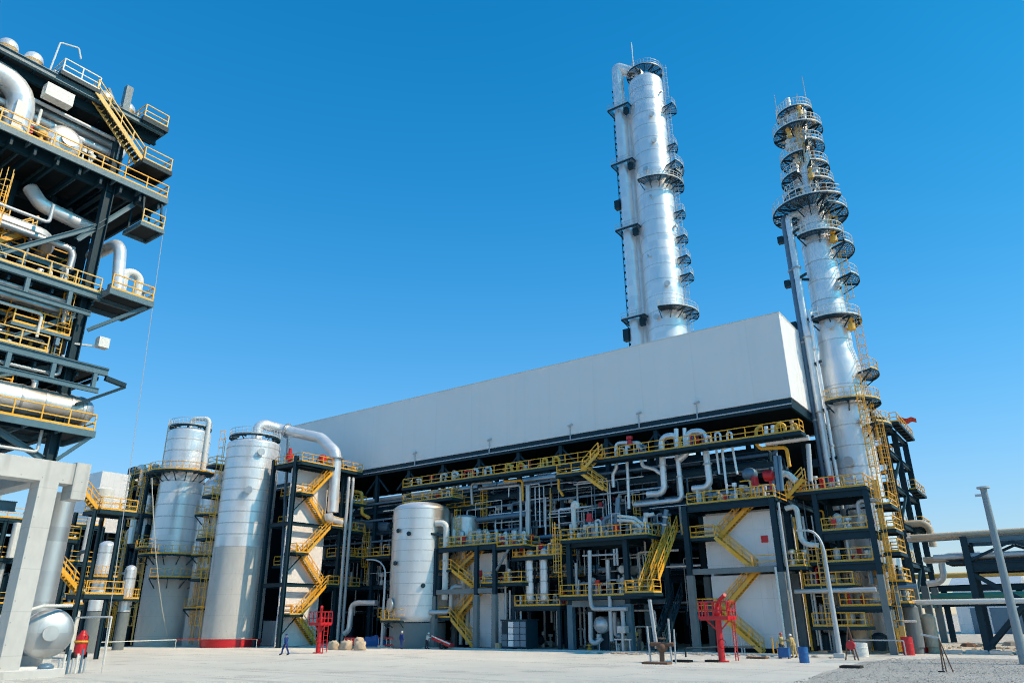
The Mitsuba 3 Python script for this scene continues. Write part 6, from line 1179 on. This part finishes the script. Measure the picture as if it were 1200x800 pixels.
def crate(name, label, p, w, d, hh, mat, cat):
    t = thing(name, label, cat); x, y = p[0], p[1]
    part(t, 'body', MB().box(x - w / 2, x + w / 2, y - d / 2, y + d / 2, .1, hh), mat); part(t, 'lid', MB().box(x - w / 2 - .03, x + w / 2 + .03, y - d / 2 - .03, y + d / 2 + .03, hh + .002, hh + .06), mat); part(t, 'skid', MB().box(x - w / 2, x - w / 2 + .1, y - d / 2, y + d / 2, 0, .098), 'm_rust'); part(t, 'skid', MB().box(x + w / 2 - .1, x + w / 2, y - d / 2, y + d / 2, 0, .098), 'm_rust')
crate('crate', 'dark blue crate at the feet of the people in khaki', (-18.42, 60.46, 0.00), .8, .5, .7, 'm_blue', 'crate')
crate('carton', 'pale cardboard carton on the concrete, left of two', (-48.39, 64.24, 0.00), .5, .45, .6, 'm_card', 'carton'); crate('carton', 'brown cardboard carton before the panelled tank, right of two', (-46.95, 67.20, 0.00), .7, .5, .7, 'm_card', 'carton')
crate('white_cabinet', 'white upright cabinet by the cladding near the person in red', (-52.18, 67.42, 0.00), 1.3, .6, 2.0, 'm_white', 'cabinet'); crate('white_cabinet', 'white panel box between the big silo and the stair tower', (-84.12, 62.84, 0.00), 2.0, .6, 2.9, 'm_white', 'cabinet')
ba = thing('red_barrow', 'red and white tipped hand barrow beside the bending person', 'barrow'); x, y, _ = (-55.22, 63.63, 0.00)
part(ba, 'tray', MB().add([(x - 1.4, y - .4, .95), (x + 1.1, y - .4, .2), (x + 1.1, y + .4, .2), (x - 1.4, y + .4, .95), (x - 1.4, y - .4, 1.3), (x + 1.2, y - .4, .5), (x + 1.2, y + .4, .5), (x - 1.4, y + .4, 1.3)], BOXF), 'm_red'); part(ba, 'rim', MB().bar((x - 1.4, y - .45, 1.33), (x + 1.25, y - .45, .53), .1, .12), 'm_rail_white'); part(ba, 'handle', MB().bar((x - 2.1, y - .3, 1.4), (x - 1.3, y - .3, 1.15), .06, .06).bar((x - 2.1, y + .3, 1.4), (x - 1.3, y + .3, 1.15), .06, .06), 'm_red')
for dy in (-.35, .35): part(ba, 'wheel', MB().lathe((x, y + dy - .05, .36), [(.2, 0), (.36, 0), (.36, .1), (.2, .1), (.2, 0)], 18, (0, 1, 0)), 'm_rubber', 40)
tp = thing('blue_tarpaulin', 'blue tarpaulin draped over a heap left of the slim lamp post', 'tarpaulin'); x, y, _ = (-67.10, 63.80, 0.00)
m = MB().sphere((0, 0, 0), 1.0, 20); v = m.v[0]; v = v * (1 + .12 * np.sin(v[:, :1] * 7 + v[:, 1:2] * 5)) * (1.9, 1.0, 1.25); v[:, 2] = np.maximum(v[:, 2], 0); part(tp, 'cover', (v + (x, y + 1, 0), m.f[0]), 'm_blue', True)
def barrier(label, p, w=1.6, red=True):
    t = thing('barrier', label, 'barrier'); x, y = p[0], p[1]; m = MB()
    for i in range(5): m.bar((x - w / 2 + w * i / 4, y, 0), (x - w / 2 + w * i / 4, y, 1.1), .07, .05)
    part(t, 'bars', m, 'm_rail_white'); part(t, 'rails', MB().bar((x - w / 2, y - .06, 1.05), (x + w / 2, y - .06, 1.05), .05, .12).bar((x - w / 2, y - .06, .3), (x + w / 2, y - .06, .3), .05, .12), 'm_red'); 
    if red: part(t, 'board', MB().box(x - w / 2, x + w / 2, y + .04, y + .06, .35, .95), 'm_red')
barrier('red and white barrier left of the blue tarpaulin', (-66.92, 61.16, 0.00), 2.2); barrier('red and white low barrier round the foot of the slim lamp post', (-62.96, 62.84, 0.00), 2.6, False)
def sack_mesh(x, y, z, s, i):
    m = MB().sphere((0, 0, 0), 1.0, 18); v = m.v[0]; v = np.sign(v) * np.abs(v) ** .75
    v = v * (1 + .16 * (np.sin(v[:, :1] * 5 + i) * np.cos(v[:, 2:] * 6 + i * 2) + .5 * np.sin(v[:, 1:2] * 9 + i)))
    return (v * s * (1.1, 1, 1.0) + (x, y, z), m.f[0])
for i, (px, s) in enumerate(((0, .55), (1, .5), (2, .6), (3, .45), (4, .55))):
    x = -62.5 + px * 1.05 - 3.2; y = 57.5 + (px % 2) * .8; z = .32 if px != 3 else .8
    t = solo('bulk_sack', f'beige bulk sack heaped behind the left red monitor tower, {ORD[i]} from the left', 'sack', sack_mesh(x, y, z, s, i), 'm_sack', True)
va_ = thing('valve_assembly', 'rusty valve assembly with thin stand pipes on the concrete', 'valve assembly'); x, y, _ = (-24.08, 51.30, 0.00)
part(va_, 'valve_body', MB().sphere((x - .05, y, 1.0), .36, 12, (1.1, 1, .9)).cyl((x - .9, y, 1.2), (x + .9, y, 1.2), .14, 10).cyl((x - .1, y, 0), (x - .1, y, .8), .18, 10), 'm_rust', 40); part(va_, 'stand_pipe', MB().bar((x - 1.0, y, 0), (x - 1.1, y, 2.4), .1, .1).bar((x + .6, y, 0), (x + .6, y, 2.9), .1, .1).bar((x + 1.0, y - .2, 0), (x + 1.05, y - .2, 2.2), .08, .08).bar((x - .6, y + .3, .9), (x - .9, y + .3, 4.2), .2, .2), 'm_galv'); part(va_, 'hand_wheel', MB().lathe((x, y, 1.55), [(.26, 0), (.3, .04), (.26, .08), (.22, .04)], 14), 'm_rust')
def slab(label, p, w, d, mat='m_rust', hh=.14):
    x, y = p[0], p[1]; t = thing('pit_cover', label, 'pit cover'); n = 3
    for i in range(n): part(t, 'plate', MB().box(x - w / 2 + w * i / n + .01, x - w / 2 + w * (i + 1) / n - .01, y - d / 2, y + d / 2, .0, hh), mat)
slab('brown steel plank slab on the concrete before the valve assembly', (-23.85, 49.71, 0.00), 1.9, .8); slab('dark plank slab right of the valve assembly', (-23.35, 52.85, 0.00), 1.3, .7, 'm_boot'); slab('dark pit cover on the gravel before the thick lamp post', (-11.74, 51.53, 0.00), 1.2, 1.0, 'm_boot'); slab('small dark pit cover at the right red monitor tower', (-21.45, 53.82, 0.00), 1.0, .7, 'm_boot'); slab('brown heap of planks at the foot of the white block stairs', (-20.20, 59.58, 0.00), 1.5, .8, 'm_rust')
solo('ground_pipe', 'dark cranked pipe lying out from the plant over the kerb', 'pipe', MB().tube([(-24.7, 56.6, .14), (-24.7, 56.6, .75), (-23.0, 58.6, .8), (-20.8, 61.0, .8)], .07, 8), 'm_steel', 45)
tri = thing('tripod_stand', 'dark three legged pipe stand on the gravel at the right', 'stand'); x, y, _ = (-6.52, 50.12, 0.00)
part(tri, 'legs', MB().bar((x - .1, y, 0), (x, y, 1.75), .07, .07).bar((x + .38, y + .1, 0), (x, y, 1.75), .06, .06).bar((x, y + .5, 0), (x, y, 1.75), .06, .06), 'm_rust'); part(tri, 'cross_arm', MB().bar((x - .9, y + .3, 1.95), (x + .05, y, 1.75), .08, .1), 'm_galv'); part(tri, 'foot', MB().box(x - .35, x - .02, y - .1, y + .1, 0, .06), 'm_boot')
tri2 = thing('red_stand', 'rust red tripod hose stand right of the thick lamp post', 'stand'); x, y, _ = (-13.54, 60.26, 0.00)
part(tri2, 'legs', MB().bar((x - .5, y, 0), (x, y, 2.2), .09, .09).bar((x + .35, y + .1, 0), (x, y, 2.2), .09, .09).bar((x, y + .6, 0), (x, y, 2.2), .09, .09), 'm_rust'); part(tri2, 'reel', MB().lathe((x, y - .2, 1.0), [(.0, 0), (.3, 0), (.3, .3), (0, .3)], 14, (0, 1, 0)), 'm_red', 40)
for i, (p, hh) in enumerate((((-21.21, 66.73, 0.00), 1.3), ((-20.89, 66.88, 0.00), 1.0))):
    solo('marker_post', f'thin orange marker post beside the white block foot, {("left", "right")[i]} of two', 'post', MB().bar((p[0], p[1], 0), (p[0], p[1], hh), .1, .1), 'm_yellow')
for i, (p, hh, x2) in enumerate((((-24.04, 65.41, 0.00), 1.6, 0), ((-24.06, 67.14, 0.00), 1.3, 0), ((-23.86, 67.23, -0.00), 1.1, 0))):
    solo('stand_pipe', f'short pale stand pipe under the lowest white block stair, {ORD[i]} from the left', 'pipe', MB().cyl((p[0], p[1], 0), (p[0], p[1], hh), .06, 8), 'm_galv', 40)
for k, (p, l) in enumerate((((-70.46, 33.27, 0.00), 'red extinguisher trolley behind the goalpost frame'),)):
    t = thing('fire_trolley', 'red and orange fire trolley behind the white goalpost frame', 'fire trolley'); x, y = p[0], p[1]
    part(t, 'tank', MB().lathe((x, y, .3), [(0, 0), (.5, .05), (.5, 1.5), (.25, 1.8), (.2, 2.0), (0, 2.0)], 16), 'm_red', 40); part(t, 'hose', MB().lathe((x, y, 1.3), [(.55, 0), (.62, .1), (.55, .2), (.5, .1)], 16), 'm_yellow', 40); part(t, 'frame', MB().bar((x - .5, y, .2), (x - .5, y, 1.5), .08, .08).bar((x - .5, y, 1.5), (x + .7, y, 1.9), .08, .08), 'm_red')
    for dy in (-.5, .5): part(t, 'wheel', MB().lathe((x, y + dy - .05, .3), [(.1, 0), (.3, 0), (.3, .1), (.1, .1), (.1, 0)], 14, (0, 1, 0)), 'm_rubber', 40)
tape = thing('barrier_tape', 'thin red and white tape strung low along the foot of the silos', 'barrier tape')
a, b, c = V3(*(-83.46, 39.64, 0.00)), V3(*(-85.03, 50.74, 0.00)), V3(*(-75.52, 54.85, 0.00))
for p, q, m in ((a, b, 'm_rail_white'), (b, c, 'm_flag')): part(tape, 'tape', MB().bar(p + (0, 0, 1.0), q + (0, 0, 1.0), .02, .09), m)
for p in (a, b, c): part(tape, 'stake', MB().bar(p, p + (0, 0, 1.05), .05, .05), 'm_rail_white')
bl = random.Random(9)
for i in range(8):
    x = -9.5 + i * 1.7; y = 73.2 + .4 * (i % 2)
    solo('kerb_block', f'pale concrete kerb block before the pipe bridge legs, {ORD[i]} from the left', 'block', MB().box(x, x + 1.5, y, y + .35, 0, .3), 'm_conc')
solo('pit_pipe', 'thin pale guard pipe along the foot of the access frame', 'pipe', MB().tube([(-15.6, 69.0, 0), (-15.6, 69.0, 1.1), (-11.5, 69.0, 1.1), (-11.5, 69.0, 0)], .05, 6), 'm_galv', 45)
